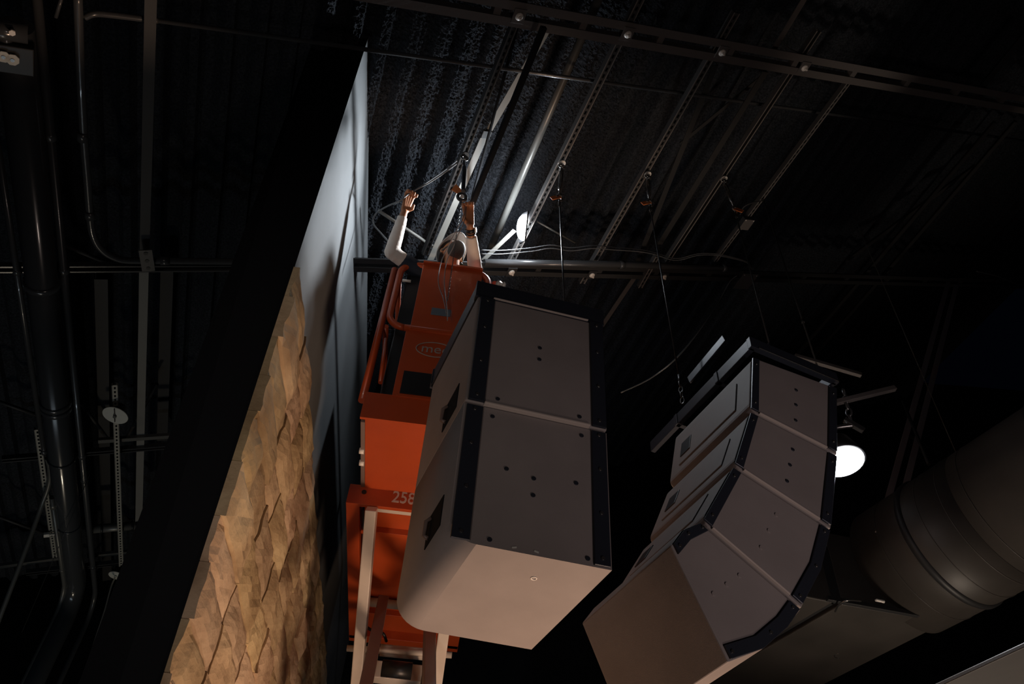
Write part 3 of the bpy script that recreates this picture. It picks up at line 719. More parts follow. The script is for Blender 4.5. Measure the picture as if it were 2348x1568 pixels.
m = MB(); m.tube([lp(.10, LLEN * .70, .03), lp(LW_ - .1, LLEN * .70, .03)], .034, 16); lab(m.build('cross_tube', 'beige', t), 'beige cross tube')
m = MB(); m.bar(lp(.14, .055, .045), lp(LW_ - .1, .055, .045), .05, .05, EZ, .003); lab(m.build('track_bar', 'beige', t), 'beige track bar')
m = MB(); m.bar(lp(.105, .1, .06), lp(.105, LLEN - .2, .06), .012, .05, EZ); lab(m.build('inner_track', 'blackplastic', t), 'black inner track')
# extension deck
XU = at_z(836, 1107, ZU + .13); XO = at_z(832, 957, ZU + .13)
ex_len = XU.y - XO.y; YE = XO.y
xoff = (XO - LO).dot(KX) + .012; XWD = LW_ - 2 * abs(xoff) if LW_ - 2 * abs(xoff) > .6 else .66
yext = (XO - LO).dot(lx_dir)
m = MB(); m.prism([lp(xoff, yext, .13), lp(xoff + XWD, yext, .13), lp(xoff + XWD, .9, .13), lp(xoff, .9, .13)], EZ * .03, .004); m.build('extension_deck', 'orange', t)
m = MB(); m.bar(lp(xoff - .012, yext + .05, .16), lp(xoff - .012, .6, .16), .03, .05, EZ, .003); m.build('slide_rail', 'brown', t)
for y in (.33, .45): m = MB(); m.cyl(lp(xoff - .02, yext + y, .14), KX, .020, .03, 12); m.build('slide_roller', 'bolt', t)
def ep(px, py, d=0.0):                                               # points on the near end of the extension, from the camera side
    n_ = lx_dir; return on(px, py, n_, lp(0, yext, 0)) + lx_dir * d
def er(px, py): p = ep(px, py) - lp(0, yext, 0); return p.dot(KX), p.z
# toe board
x_r = xoff + XWD
m = MB(); z0_, z1_ = .128, er(835, 898)[1]
m.prism([lp(xoff - .03, yext - .004, z0_), lp(x_r + .03, yext - .004, z0_), lp(x_r + .03, yext - .004, z1_), lp(xoff - .03, yext - .004, z1_)], lx_dir * .02, .002); m.build('toe_board', 'orange', t)
TOPZ = er(1000, 617)[1]
def rtube(parent, pts, r, name, mname='orange', seg=12):
    m = MB(); m.tube(pts, r, seg); return m.build(name, mname, parent)
# corner posts
for x in (xoff - .045, x_r + .045):
    rtube(t, [lp(x, yext + .03, z1_ - .05), lp(x, yext + .03, TOPZ - .03)], .025, 'post')
# gate: rounded frame plus flat panel
gx0 = er(905, 640)[0] + .03; gx1 = x_r - .035
zlow = er(935, 755)[1]; GR = .11; pts = []
def corner_arc(cx_, cz_, a0, a1, n=7):
    return [lp(cx_ + GR * math.cos(a0 + (a1 - a0) * k / n), yext - .012, cz_ + GR * math.sin(a0 + (a1 - a0) * k / n)) for k in range(n + 1)]
pts = corner_arc(gx0 + GR, zlow + GR, 1.5 * math.pi, math.pi) + corner_arc(gx0 + GR, TOPZ - GR, math.pi, .5 * math.pi) + corner_arc(gx1 - GR, TOPZ - GR, .5 * math.pi, 0) + corner_arc(gx1 - GR, zlow + GR, 2 * math.pi, 1.5 * math.pi)
pts.append(pts[0]); rtube(t, pts, .024, 'gate_frame')
px0 = er(968, 625)[0]
m = MB(); m.prism([lp(px0, yext - .035, zlow - .02), lp(gx1 - .05, yext - .035, zlow - .02), lp(gx1 - .05, yext - .035, TOPZ - .01), lp(px0, yext - .035, TOPZ - .01)], lx_dir * .012, .002)
GP = m.build('gate_panel', 'orange', t)
c1, c2 = er(1010, 725), er(997, 806)
m = MB(); m.box(lp(c1[0], yext - .037, c1[1]), KX, lx_dir, EZ, .13, .004, .07); lab(m.build('notice', 'label', GP), 'small blue grey notice')
m = MB(); m.bar(lp(px0, yext - .04, TOPZ + .0), lp(gx1 - .05, yext - .04, TOPZ + .0), .04, .02, EZ, .002); m.build('top_lip', 'orange', GP)
m = MB(); m.cyl(lp(er(932, 655)[0], yext - .045, er(932, 655)[1]), KX, .010, .06, 10); lab(m.build('latch_pin', 'bolt', t), 'steel latch pin')
bx0, bx1 = er(930, 640)[0], px0 + .02
m = MB(); m.prism([lp(bx0, yext + .035, z1_ + .02), lp(bx1, yext + .035, z1_ + .02), lp(bx1, yext + .035, TOPZ - .06), lp(bx0, yext + .035, TOPZ - .06)], lx_dir * .10, .008); lab(m.build('opening_fill', 'blackplastic', t), 'black box added to darken the gate opening')  # added black box keeps the gate opening dark
# lower sheet with openings: uprights and infill
lx0 = er(905, 800)[0]
lw0 = er(918, 820)[0]
m = MB(); m.prism([lp(lw0, yext - .012, z1_ - .01), lp(gx1, yext - .012, z1_ - .01), lp(gx1, yext - .012, zlow), lp(lw0, yext - .012, zlow)], lx_dir * .01, .002); LS = m.build('lower_sheet', 'orange', t)
q0, q1 = er(916, 905), er(985, 862)
m = MB(); m.box(lp(q0[0] + .13, yext - .018, (q0[1] + q1[1]) / 2), KX, lx_dir, EZ, .26, .008, abs(q1[1] - q0[1]) * 1.0); m.build('black_panel', 'blackplastic', LS)
rtube(t, [lp(er(872, 880)[0], yext - .01, er(872, 880)[1]), lp(er(885, 780)[0], yext - .01, er(885, 780)[1])], .014, 'stanchion')
# oval maker's mark as it stands on the sheet
def oval(cx_, cz_, a, b, tube_r):
    m = MB(); pp = [lp(cx_ + a * math.cos(k * math.pi / 18), yext - .016, cz_ + b * math.sin(k * math.pi / 18)) for k in range(37)]; m.tube(pp, tube_r, 6, False); return m
oval(c2[0], c2[1], .122, .066, .004).build('logo_ring', 'greyprint', LS)
def text(body, size, center, right, up, mname, parent, name, bold=.0, squeeze=1.0):
    cu = bpy.data.curves.new(name, 'FONT'); cu.body = body; cu.size = size; cu.align_x = 'CENTER'; cu.align_y = 'CENTER'; cu.extrude = .0015; cu.offset = bold
    tmp = bpy.data.objects.new(name, cu); COL.objects.link(tmp); bpy.context.view_layer.update()
    me = bpy.data.meshes.new_from_object(tmp.evaluated_get(bpy.context.evaluated_depsgraph_get())); bpy.data.objects.remove(tmp); bpy.data.curves.remove(cu)
    nz = V(right).cross(V(up)).normalized(); rot = Matrix((V(right).normalized(), V(up).normalized(), nz)).transposed().to_4x4()
    me.transform(rot @ Matrix.Diagonal((squeeze, 1, 1, 1))); me.materials.clear(); me.materials.append(M[mname]); o = bpy.data.objects.new(name, me); COL.objects.link(o)
    o.parent = parent; o.location = V(center) - root_loc(parent); return o
text('mec', .108, lp(c2[0], yext - .0145, c2[1] + .004), KX, EZ, 'greyprint', LS, 'logo_letters', .0)
nx = er  # number on the main end plate
pn = on(926, 1142, lx_dir, lp(0, -.017, 0)); text('258', .125, pn, KX, EZ, 'decal', EB, 'number', .001, .82)
# side and rear guard rails
for x in (xoff - .012, x_r + .012):
    for zz, nm in ((TOPZ - .03, 'top_rail'), ((z1_ + TOPZ) / 2, 'mid_rail')):
        rtube(t, [lp(x, yext + .03, zz), lp(x, LLEN - .05, zz)], .019, nm)
    for y in (1.0, LLEN - .05): rtube(t, [lp(x, y, .12), lp(x, y, TOPZ - .03)], .019, 'post')
for zz in (TOPZ - .03, (z1_ + TOPZ) / 2): rtube(t, [lp(xoff - .012, LLEN - .05, zz), lp(x_r + .012, LLEN - .05, zz)], .019, 'rear_rail')
for x in (xoff - .012, x_r + .012):
    m = MB(); m.prism([lp(x, .02, .14), lp(x, LLEN - .08, .14), lp(x, LLEN - .08, TOPZ - .12), lp(x, .02, TOPZ - .12)], KX * .008); lab(m.build('side_panel', 'blackplastic', t), 'added black side sheet shading the wall')  # added sheet blocks the work light from the wall; black keeps it dark
# scissor arms below the deck
def arm(x, y0, z0, y1, z1, w, h, mname, name='scissor_arm'):
    m = MB(); m.bar(lp(x, y0, z0), lp(x, y1, z1), w, h, EZ, .006); return m.build(name, mname, t)
def along(x, px, py):                                                # where a pixel meets the vertical plane of one arm
    p = on(px, py, KX, lp(x, 0, 0)); q = p - LO; return q.dot(lx_dir), q.z
def arm_px(pa, za, pb, zb_, ext, w, h, mname):
    a, b = at_z(*pa, za), at_z(*pb, zb_); m = MB(); m.bar(a, a + (b - a) * (1 + ext), w, h, EZ, .006); return m.build('scissor_arm', mname, t)
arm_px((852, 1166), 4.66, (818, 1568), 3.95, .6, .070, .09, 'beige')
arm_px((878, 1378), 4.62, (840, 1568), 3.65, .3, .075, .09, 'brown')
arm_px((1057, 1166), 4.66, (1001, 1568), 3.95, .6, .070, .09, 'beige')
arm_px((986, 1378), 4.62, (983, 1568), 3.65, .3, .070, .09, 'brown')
# pivots, cylinder and lower stack
def tube_px(z, pa, pb, r, nm, mname): 
    a, b = at_z(*pa, z), at_z(*pb, z); m = MB(); m.tube([a, b], r, 18); return m.build(nm, mname, t)
tube_px(4.32, (872, 1490), (975, 1500), .042, 'pivot_tube', 'beige')
tube_px(4.30, (796, 1486), (1036, 1502), .022, 'pivot_pin', 'beige')
c_ = at_z(910, 1545, 4.15); m = MB(); m.box(c_, KX, lx_dir, EZ, .34, .10, .12, .006); m.build('cylinder_block', 'beige', t)
m = MB(); m.cyl(at_z(910, 1535, 4.08), KX, .055, .20, 20); m.build('cylinder', 'blackplastic', t)
m = MB(); m.tube(smooth_curve([at_z(838, 1436, 4.5), at_z(858, 1448, 4.45), at_z(878, 1452, 4.42), at_z(886, 1470, 4.4)], 6), .011, 8); m.build('hose', 'blackplastic', t)
for k, (zt_, zb_) in enumerate(((3.50, 2.8), (2.8, 2.1), (2.1, 1.4), (1.4, .7))):
    for x, sgn in ((.17, 1), (.27, -1), (.61, -1), (.69, 1)):
        ya_, yb_ = (.35, LLEN - .15) if sgn > 0 else (LLEN - .15, .35)
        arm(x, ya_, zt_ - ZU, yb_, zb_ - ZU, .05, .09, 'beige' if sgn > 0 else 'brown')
m = MB(); m.box(lp(LW_ / 2, LLEN / 2, .45 - ZU), KX, lx_dir, EZ, LW_ - .1, LLEN - .1, .5, .02); m.build('base_chassis', 'orange', t)
for x in (.06, LW_ - .06):
    for y in (.3, LLEN - .3):
        m = MB(); m.cyl(lp(x, y, .16 - ZU), KX, .16, .1, 28); m.build('wheel', 'blackplastic', t)

# ------------------------------------------------------------------ WORKER
def remesh(m, name, mname, parent, vox=.007, smooth=4):
    o = m.build(name + '_tmp', mname, parent); md = o.modifiers.new('r', 'REMESH'); md.mode = 'VOXEL'; md.voxel_size = vox; md.use_smooth_shade = True
    s_ = o.modifiers.new('s', 'SMOOTH'); s_.iterations = smooth; s_.factor = .5
    bpy.context.view_layer.update()
    me = bpy.data.meshes.new_from_object(o.evaluated_get(bpy.context.evaluated_depsgraph_get())); me.name = name
    q = bpy.data.objects.new(name, me); COL.objects.link(q); q.parent = parent; q.location = o.location
    old = o.data; bpy.data.objects.remove(o); bpy.data.meshes.remove(old); q.name = name
    return q
floor_z = ZU + .165
hd = at_y(1037, 582, YE + .02)
feet = V((hd.x + .0, YE + .30, floor_z))
PS = thing('person', feet, 'person in navy shirt and white sleeves reaching up from the orange lift', 'person')
face_dir = (V((.42, -.80, .42))).normalized()    # looks up towards the hook
up_h = (V((0, 0, 1)) - face_dir * face_dir.z).normalized(); rt_h = face_dir.cross(up_h).normalized()
neck = hd - up_h * .14 - face_dir * .04 + V((0, .10, -.01))
chest = neck + V((0, .13, -.21)); pelvis = V((hd.x, YE + .33, floor_z + .93))
shL = at_y(985, 618, YE + .10); shL = V((min(shL.x, neck.x - .17), shL.y, neck.z - .05)); shR = V((neck.x + .19, neck.y + .01, neck.z - .06))
elL = at_y(898, 578, YE - .08); wrL = at_y(927, 486, YE - .24); haL = at_y(939, 449, YE - .29)
elR = at_y(1091, 632, YE + .13); wrR = at_y(1078, 518, YE - .28); haR = at_y(1073, 476, YE - .34)
def hand(m, wr, kn, cable_dir, wrap, s=1.0, tdir=None):
    a = (kn - wr).normalized(); cdir = V(cable_dir); cdir = (cdir - a * cdir.dot(a)).normalized(); w_ = V(wrap); w_ = (w_ - a * w_.dot(a) - cdir * w_.dot(cdir)).normalized()
    for f in (-1, -.33, .33, 1): m.cone(wr + a * .015 + cdir * f * .016, .016, kn + cdir * f * .031, .0125)
    fing = ((-1, .82), (-.33, .96), (.33, 1.0), (1, .9))
    for f, ln in fing:
        k = kn + cdir * f * .036; p1 = k + a * .024 * ln + w_ * .022; p2 = p1 - a * .010 + w_ * .026 * ln; p3 = p2 - a * .024 * ln + w_ * .001
        m.cone(k, .0098, p1, .0093); m.cone(p1, .0092, p2, .0086); m.cone(p2, .0086, p3, .0078)
    b0 = wr + a * .03 + cdir * -.022 if tdir is None else wr + a * .03 + cdir * .022 * tdir
    sg = -1 if tdir is None else tdir
    b1 = b0 + cdir * .022 * sg + w_ * .02 + a * .018; b2 = b1 + a * .018 + w_ * .022 - cdir * sg * .008; m.cone(b0, .016, b1, .013); m.cone(b1, .0125, b2, .010)
CAB = (at_y(960, 430, YE - .3) - at_y(918, 460, YE - .3)).normalized()
m = MB()
m.ball(hd, .098, 3, (.80, 1.0, 1.06), Matrix((rt_h, face_dir, up_h)).transposed().to_4x4())
m.cone(hd - up_h * .055 + face_dir * .035, .062, hd - up_h * .075 + face_dir * .06, .042)          # jaw and chin
m.cone(hd + face_dir * .088 + up_h * .012, .009, hd + face_dir * .104 - up_h * .022, .015)           # nose
for sg in (-1, 1):
    m.ball(hd + rt_h * sg * .082 - face_dir * .012 - up_h * .006, .026, 2, (.45, .8, 1.15), Matrix((rt_h, face_dir, up_h)).transposed().to_4x4())   # ears
    m.ball(hd + rt_h * sg * .034 + face_dir * .080 + up_h * .028, .016, 1, (1.5, .6, .6), Matrix((rt_h, face_dir, up_h)).transposed().to_4x4())     # brow
m.cone(hd - up_h * .06 - face_dir * .02, .055, neck, .060)
m.cone(neck, .065, chest + V((0, .0, .05)), .11); m.cone(chest + V((-.08, 0, 0)), .105, chest + V((.08, 0, 0)), .105)
m.cone(chest, .13, chest.lerp(pelvis, .6), .115); m.cone(chest.lerp(pelvis, .6), .115, pelvis, .13); m.cone(pelvis + V((-.07, 0, 0)), .11, pelvis + V((.07, 0, 0)), .11)
for sh, el, wr, ha in ((shL, elL, wrL, haL), (shR, elR, wrR, haR)):
    m.cone(neck.lerp(sh, .35), .06, sh, .058); m.cone(sh, .056, el, .041); m.cone(el, .042, el.lerp(wr, .35), .041); m.cone(el.lerp(wr, .35), .041, wr, .026)
hand(m, wrL, haL, CAB, (.15, -1, -.2), tdir=1); hand(m, wrR, haR, (1, -.1, .25), (-.1, -1, -.2), tdir=-1)
for sg in (-1, 1):
    hp = pelvis + V((sg * .09, 0, -.03)); kn_ = V((hp.x + sg * .01, hp.y - .03, floor_z + .50)); an = V((kn_.x + sg * .01, kn_.y + .05, floor_z + .09))
    m.cone(hp, .088, kn_, .058); m.cone(kn_, .056, kn_.lerp(an, .35) + V((0, .015, 0)), .056); m.cone(kn_.lerp(an, .35) + V((0, .015, 0)), .056, an, .038); m.cone(an - V((0, 0, .05)), .035, an + V((0, -.14, -.055)), .03)
remesh(m, 'body', 'skin', PS, .0042, 2)
# clothing
def tube_cloth(pts, rs, name, mname, vox=.008, sm=4, folds=0.0):
    m = MB()
    P = [V(p) for p in pts]
    for i in range(len(P) - 1):
        n = 7
        for k in range(n):
            t0, t1 = k / n, (k + 1) / n; wob = lambda t: folds * math.sin((i + t) * 21 + i)
            m.tube([P[i].lerp(P[i + 1], t0), P[i].lerp(P[i + 1], t1)], [rs[i] + (rs[i + 1] - rs[i]) * t0 + wob(t0), rs[i] + (rs[i + 1] - rs[i]) * t1 + wob(t1)], 18)
        if 0 < i: m.ball(P[i], rs[i], 3)
    return remesh(m, name, mname, PS, vox, sm)
cuL, cuR = elL.lerp(wrL, .86), elR.lerp(wrR, .80)
mdL, mdR = elL.lerp(shL, .42), elR.lerp(shR, .30)
lab(tube_cloth([mdL, elL, elL.lerp(cuL, .4), cuL], [.055, .054, .050, .038], 'sleeve', 'sleeve', folds=.002), 'white long sleeve')
lab(tube_cloth([mdR, elR, elR.lerp(cuR, .4), cuR], [.058, .056, .052, .040], 'sleeve', 'sleeve', folds=.002), 'white long sleeve')
m = MB(); m.cone(neck.lerp(shL, .4), .085, shL, .075); m.cone(shL, .072, shL.lerp(elL, .62), .063); m.cone(neck.lerp(shR, .4), .085, shR, .075); m.cone(shR, .072, shR.lerp(elR, .5), .064)
m.cone(chest + V((-.09, 0, .02)), .12, chest + V((.09, 0, .02)), .12); m.cone(chest, .145, pelvis + V((0, 0, .06)), .145); m.cone(pelvis + V((-.06, 0, .05)), .12, pelvis + V((.06, 0, .05)), .12); m.cone(neck + V((0, .02, -.05)), .085, chest, .12)
remesh(m, 't_shirt', 'navy', PS, .010, 4)
m = MB()
for sg in (-1, 1):
    hp = pelvis + V((sg * .085, 0, -.02)); kn_ = V((hp.x + sg * .01, hp.y - .03, floor_z + .50)); an = V((kn_.x + sg * .01, kn_.y + .05, floor_z + .10)); m.cone(pelvis + V((0, 0, .03)), .125, hp, .10); m.cone(hp, .102, kn_, .075); m.cone(kn_, .074, an, .062)
remesh(m, 'trousers', 'trousers', PS, .011, 4)
for sg in (-1, 1):
    an = V((pelvis.x + sg * .105, pelvis.y + .02, floor_z + .085)); m = MB(); m.cone(an + V((0, .02, 0)), .052, an + V((0, -.01, -.04)), .050); m.cone(an + V((0, .03, -.042)), .042, an + V((0, -.16, -.047)), .038)
    remesh(m, 'boot', 'boots', PS, .008, 3)
# mask, cap, hair, eyes, vest collar, wrist band
RH = Matrix((rt_h, face_dir, up_h)).transposed().to_4x4()
m = MB(); m.ball(hd - up_h * .066 + face_dir * .050, .070, 3, (.92, 1.12, .78), RH); m.tube([hd - up_h * .035 + rt_h * .055 + face_dir * .05, hd - up_h * .02 + rt_h * .085 - face_dir * .01], .010, 8); m.tube([hd - up_h * .035 - rt_h * .055 + face_dir * .05, hd - up_h * .02 - rt_h * .085 - face_dir * .01], .010, 8)
lab(m.build('face_mask', 'mask', PS), 'grey cloth face mask')
m = MB()
dome = bmesh.ops.create_uvsphere(m.bm, u_segments=32, v_segments=16, radius=.112, matrix=Matrix.Translation(hd + up_h * .030 - face_dir * .010) @ RH @ Matrix.Diagonal((.88, 1.05, .95, 1)))
bmesh.ops.delete(m.bm, geom=[v for v in m.bm.verts if (v.co - hd).dot(up_h) < .044 - .0], context='VERTS')
for f in m.bm.faces: f.smooth = True
rimp = []
for k in range(37):
    a = k / 36 * 2 * math.pi; fx, rx = math.cos(a), math.sin(a); rimp.append(hd + up_h * (.046 + .004 * fx) - face_dir * .010 + face_dir * fx * (.122 + .05 * max(0, fx)) + rt_h * rx * .103)
m.tube(rimp, .006, 8, False)
n_in = [hd + up_h * .050 - face_dir * .010 + face_dir * math.cos(k / 36 * 2 * math.pi) * .108 + rt_h * math.sin(k / 36 * 2 * math.pi) * .094 for k in range(37)]
for k in range(36):
    m.bm.faces.new([m.bm.verts.new(p) for p in (rimp[k], rimp[k + 1], n_in[k + 1], n_in[k])])
lab(m.build('hard_hat', 'cap', PS), 'grey white hat with a pale rim')
m = MB()
for k in range(26):
    a = (.28 + .44 * k / 25) * 2 * math.pi; b_ = hd - face_dir * .012 + face_dir * math.cos(a) * .100 + rt_h * math.sin(a) * .086
    m.tube(smooth_curve([b_ + up_h * .05, b_ + up_h * .0 - face_dir * .004, b_ - up_h * (.06 + .02 * random.random())], 3), .014, 6)
m.build('hair', 'hair', PS)
for sg in (-1, 1):
    m = MB(); m.ball(hd + rt_h * sg * .034 + face_dir * .084 + up_h * .014, .013, 2); eo = m.build('eye', 'eye', PS)
    m = MB(); m.ball(hd + rt_h * sg * .034 + face_dir * .0935 + up_h * .014, .006, 2); m.build('pupil', 'blackplastic', eo)
m = MB(); 
for sg in (-1, 1): m.tube(smooth_curve([neck + V((sg * .075, .05, .05)), neck + V((sg * .095, -.03, .035)), neck + V((sg * .10, -.02, -.03)), neck + V((sg * .10, .10, -.28))], 6), .022, 8)
lab(m.build('vest_strap', 'vest', PS), 'yellow and pale vest straps')
wb = elR.lerp(wrR, .92); wdv = (wrR - elR).normalized()
m = MB(); m.tube([wb - wdv * .012, wb + wdv * .012], .035, 20); m.tube([wb - wdv * .030, wb - wdv * .022], .036, 20); wo = lab(m.build('wrist_band', 'blackplastic', PS), 'dark wrist bands')
m = MB(); m.cyl(wb + wdv.cross(V((0, 1, 0))).normalized() * -.0 + V((.036, -.006, 0)), V((1, -.2, 0)), .017, .010, 16); m.build('watch_dial', 'bolt', wo)

# held cable, hook block with tag, chain
hookA = roof(1066, 356, -.02)
m = MB(); P = [(922, 590, .05), (878, 540, 0), (856, 512, -.05), (862, 490, -.12), (890, 472, -.2), (918, 460, -.29)]
pts = [at_y(x, y, YE + d) for x, y, d in P] + [haL + V((.004, -.022, .006))] + [at_y(985, 418, YE - .35), at_y(1020, 395, YE - .45), at_y(1048, 374, hookA.y)]
m.tube(smooth_curve(pts, 8), .0065, 8); tag(m.build('held_cable', 'cable'), 'grey cable running through the raised left hand to the hook', 'cable')
m = MB(); m.tube(smooth_curve([pts[6] + V((.01, .0, .012)), at_y(985, 414, YE - .35), at_y(1020, 390, YE - .45), at_y(1048, 368, hookA.y)], 8), .004, 6); tag(m.build('held_cable', 'cable'), 'thinner cable beside the grey one, from left hand to hook', 'cable')
t = thing('rigging_hook', hookA, 'rigging hook on the strut above the worker, leftmost of the four', 'rigging hook', 'rigging hooks under the struts')
m = MB(); m.cyl(hookA, NR, .030, .012, 24); m.build('washer', 'strut', t)
m = MB(); m.ring(hookA - V((0, 0, .035)), U, .024, .009, 20, 8); m.cyl(hookA - V((0, 0, .07)), U, .011, .06, 10); m.build('shackle', 'chrome', t)
hb0 = at_y(1062, 438, hookA.y - .02); m = MB(); m.tube([hookA - V((0, 0, .07)), hookA.lerp(hb0, .35), hookA.lerp(hb0, .36), hb0], [.009, .009, .017, .014], 10); m.build('turnbuckle', 'rail', t)
bc = at_y(1059, 452, YE - .36); bd = V((.2, -.95, -.25)).normalized()
t = thing('hook_block', bc, 'dark ring hook with an orange tag held in the right hand', 'hook')
m = MB(); m.ring(bc, bd, .030, .013, 24, 10); m.build('ring', 'rope', t)
m = MB(); m.cyl(bc, bd, .014, .03, 14); m.build('swivel', 'bolt', t)
ta, tb = at_y(1036, 424, YE - .37), at_y(1062, 442, YE - .37); tc_, td_ = at_y(1062, 452, YE - .37), at_y(1046, 446, YE - .37)
m = MB(); m.prism([at_y(1046, 422, YE - .37), at_y(1064, 441, YE - .37), at_y(1053, 446, YE - .37), at_y(1035, 434, YE - .37)], V((0, .004, 0))); lab(m.build('tag', 'tag', t), 'orange tag')
chain(bc - V((0, 0, .035)), at_y(1026, 690, YE - .10), .018, 'fine chain hanging from the held hook past the orange gate', 'rope')
t2 = at_y(1050, 470, YE - .36)
for P, lb, r in (([(1068, 470, -.35), (1062, 500, -.34), (1048, 525, -.3), (1030, 560, -.2), (1012, 600, -.12), (1005, 645, -.10), (1018, 690, -.09), (1024, 720, -.09)], 'thin pale cord hanging in front of the face and gate, left strand', .0036),
                 ([(1070, 474, -.35), (1064, 508, -.34), (1052, 535, -.3), (1040, 565, -.2), (1024, 600, -.12), (1019, 650, -.10), (1024, 700, -.09), (1026, 735, -.09)], 'thin pale cord hanging in front of the face and gate, right strand', .0036)):
    m = MB(); m.tube(smooth_curve([at_y(x, y, YE + d) for x, y, d in P], 8), r, 6); tag(m.build('pale_cord', 'cord'), lb, 'cord')

# ------------------------------------------------------------------ LEFT BAY: pipes, conduits, trapezes
def lpts(P, off): return [roof(x, y, off if len(q) == 0 else q[0]) for x, y, *q in P]
# big pipe, turning down at the far wall
def pipe_run(name, P, off, r, label, mname, cat, drop_px=None, bend=.0, couplings=(), grp=None, seg=28):
    pts = lpts(P, off)
    if drop_px:
        end = pts[-1]; pts_b = []; R_ = bend; d = (pts[-1] - pts[-2]).normalized(); zt = V((0, 0, -1))
        for k in range(9):
            a = k / 8 * math.pi / 2; pts_b.append(end + d * R_ * math.sin(a) + zt * R_ * (1 - math.cos(a)))
        pts = pts + pts_b[1:] + [pts_b[-1] + zt * 3.5]
    t = thing(name, pts[0], label, cat, grp)
    m = MB(); m.tube(pts, r, seg); m.build('tube', mname, t)
    for px, py, L, k in couplings:
        c = roof(px, py, off); d = (pts[1] - pts[0]).normalized()
        # nearest point on the first straight run
        c = pts[0] + d * (c - pts[0]).dot(d)
        for q in range(k):
            m = MB(); cc = c + d * (q * L * 1.25); m.tube([cc - d * L / 2, cc - d * L * .4, cc + d * L * .4, cc + d * L / 2], [r, r * 1.10 + .003, r * 1.10 + .003, r], seg, False); m.build('coupling', mname, t)
    return t
pipe_run('main_pipe', [(30, 60), (172, 1325)], -.12, .098, 'thick glossy black pipe running down the left side, bending at the end', 'pipe', 'pipe', True, .32,
         [(78, 648, .05, 1), (117, 922, .05, 2), (130, 1050, .02, 1), (158, 1200, .02, 1)])
CG = 'thin conduits beside the thick pipe'
pipe_run('conduit_pipe', [(-6, 330), (100, 1030)], -.06, .020, 'thin conduit left of the thick black pipe', 'conduit', 'conduit', None, 0, [(40, 622, .04, 1), (108, 1035, .05, 1)], CG, 14)
m = MB(); m.tube(smooth_curve([roof(108, 1050, -.06), roof(114, 1075, -.06), roof(112, 1110, -.08), roof(95, 1160, -.16), roof(55, 1270, -.45), roof(-10, 1440, -.9)], 6), .020, 14); tag(m.build('conduit_pipe', 'greyconduit'), 'conduit bending down to the lower left edge', 'conduit', CG)
pipe_run('conduit_pipe', [(119, 1140), (147, 1335)], -.16, .022, 'short conduit hugging the thick pipe, with a capped upper end', 'greyconduit', 'conduit', True, .28, [(126, 1160, .06, 1), (148, 1305, .03, 1)], CG, 14)
pipe_run('conduit_pipe', [(84, -10), (218, 1350)], -.06, .026, 'thin conduit just right of the thick black pipe', 'conduit', 'conduit', True, .3, [(107, 312, .05, 1), (139, 620, .05, 1), (185, 1045, .05, 1), (189, 1100, .04, 1), (213, 1298, .04, 1)], CG, 16)
m = MB(); P = [(178, -20), (184, 150), (192, 310), (200, 410), (206, 490), (211, 530), (222, 558), (240, 578), (262, 590), (290, 597), (360, 598), (556, 600)]
t = thing('conduit_pipe', roof(200, 410, -.05), 'conduit curving right at the black trapeze bar', 'conduit', CG)
m.tube(smooth_curve(lpts(P, -.05), 5), .024, 14); m.build('tube', 'conduit', t)
for px, py in ((189, 312), (206, 492), (378, 598)):
    m = MB(); c = roof(px, py, -.05); d = roof(px + (6 if py < 550 else 30), py + (60 if py < 550 else 0), -.05) - c; m.cyl(c, d, .031, .06, 14); m.build('coupling', 'conduit', t)
m = MB(); m.tube(smooth_curve([roof(195, 40, -.02), roof(215, 32, -.02), roof(245, 33, 0), roof(320, 42, .04), roof(362, 47.5, .05)], 6), .018, 12); tag(m.build('sprinkler_pipe', 'conduit'), 'left end of the thin roof pipe, bending at the conduit', 'pipe')
# flat hanger straps
barthing('flat_bar', (346, -15), (331, 585), .062, .012, 'dim flat bar above the bracket on the trapeze', (-.01, -.01), 'joist', 'bar', 'flat bars in the left bay')  # dark steel tone stands in for the weak light on this half
barthing('flat_bar', (330, 618), (318, 1205), .062, .012, 'pale flat bar below the bracket on the trapeze', (.02, .02), 'palestrap', 'bar', 'flat bars in the left bay')  # paler tone stands in for the stronger light on this half
t = thing('bracket', roof(336, 597, -.09), 'small drilled bracket where the flat bar meets the trapeze', 'bracket')
m = MB(); a, b = roof(333, 573, -.09), roof(341, 621, -.09); m.bar(a, b, .085, .008, NR, .001); m.build('plate', 'strut', t)
m = MB(); 
for k in (.15, .5, .85): m.cyl(a.lerp(b, k) - NR * .005, NR, .014, .004, 12)
m.build('bolt_hole', 'blackplastic', t)
# trapezes
def trapeze(pa, pb, label, off, w=.041, mname='conduit'):
    a, b = roof(*pa, off), roof(*pb, off); d = (b - a).normalized(); sd = NR.cross(d).normalized(); m = MB()
    m.bar(a, b, w, .003, NR); 
    for sg in (-1, 1):
        m.bar(a + sd * sg * w / 2 - NR * .02, b + sd * sg * w / 2 - NR * .02, .003, .041, NR); m.bar(a + sd * sg * (w / 2 - .006) - NR * .041, b + sd * sg * (w / 2 - .006) - NR * .041, .012, .003, NR)
    return tag(m.build('trapeze_bar', mname), label, 'bar', 'trapeze bars carrying the left pipes')
trapeze((-20, 609), (560, 607), 'black trapeze bar across the left bay at mid height', .03, .06)
trapeze((5, 1048), (402, 1016), 'second trapeze bar, at the white disc', .03, .05)
trapeze((60, 1308), (305, 1282), 'lowest trapeze bar, near the pipe bends', .03, .05)
barthing('trapeze_bar', (225, 1010), (402, 998), .045, .03, 'short grey bar lying above the second trapeze bar', (.0, .0), 'greyconduit', 'bar')
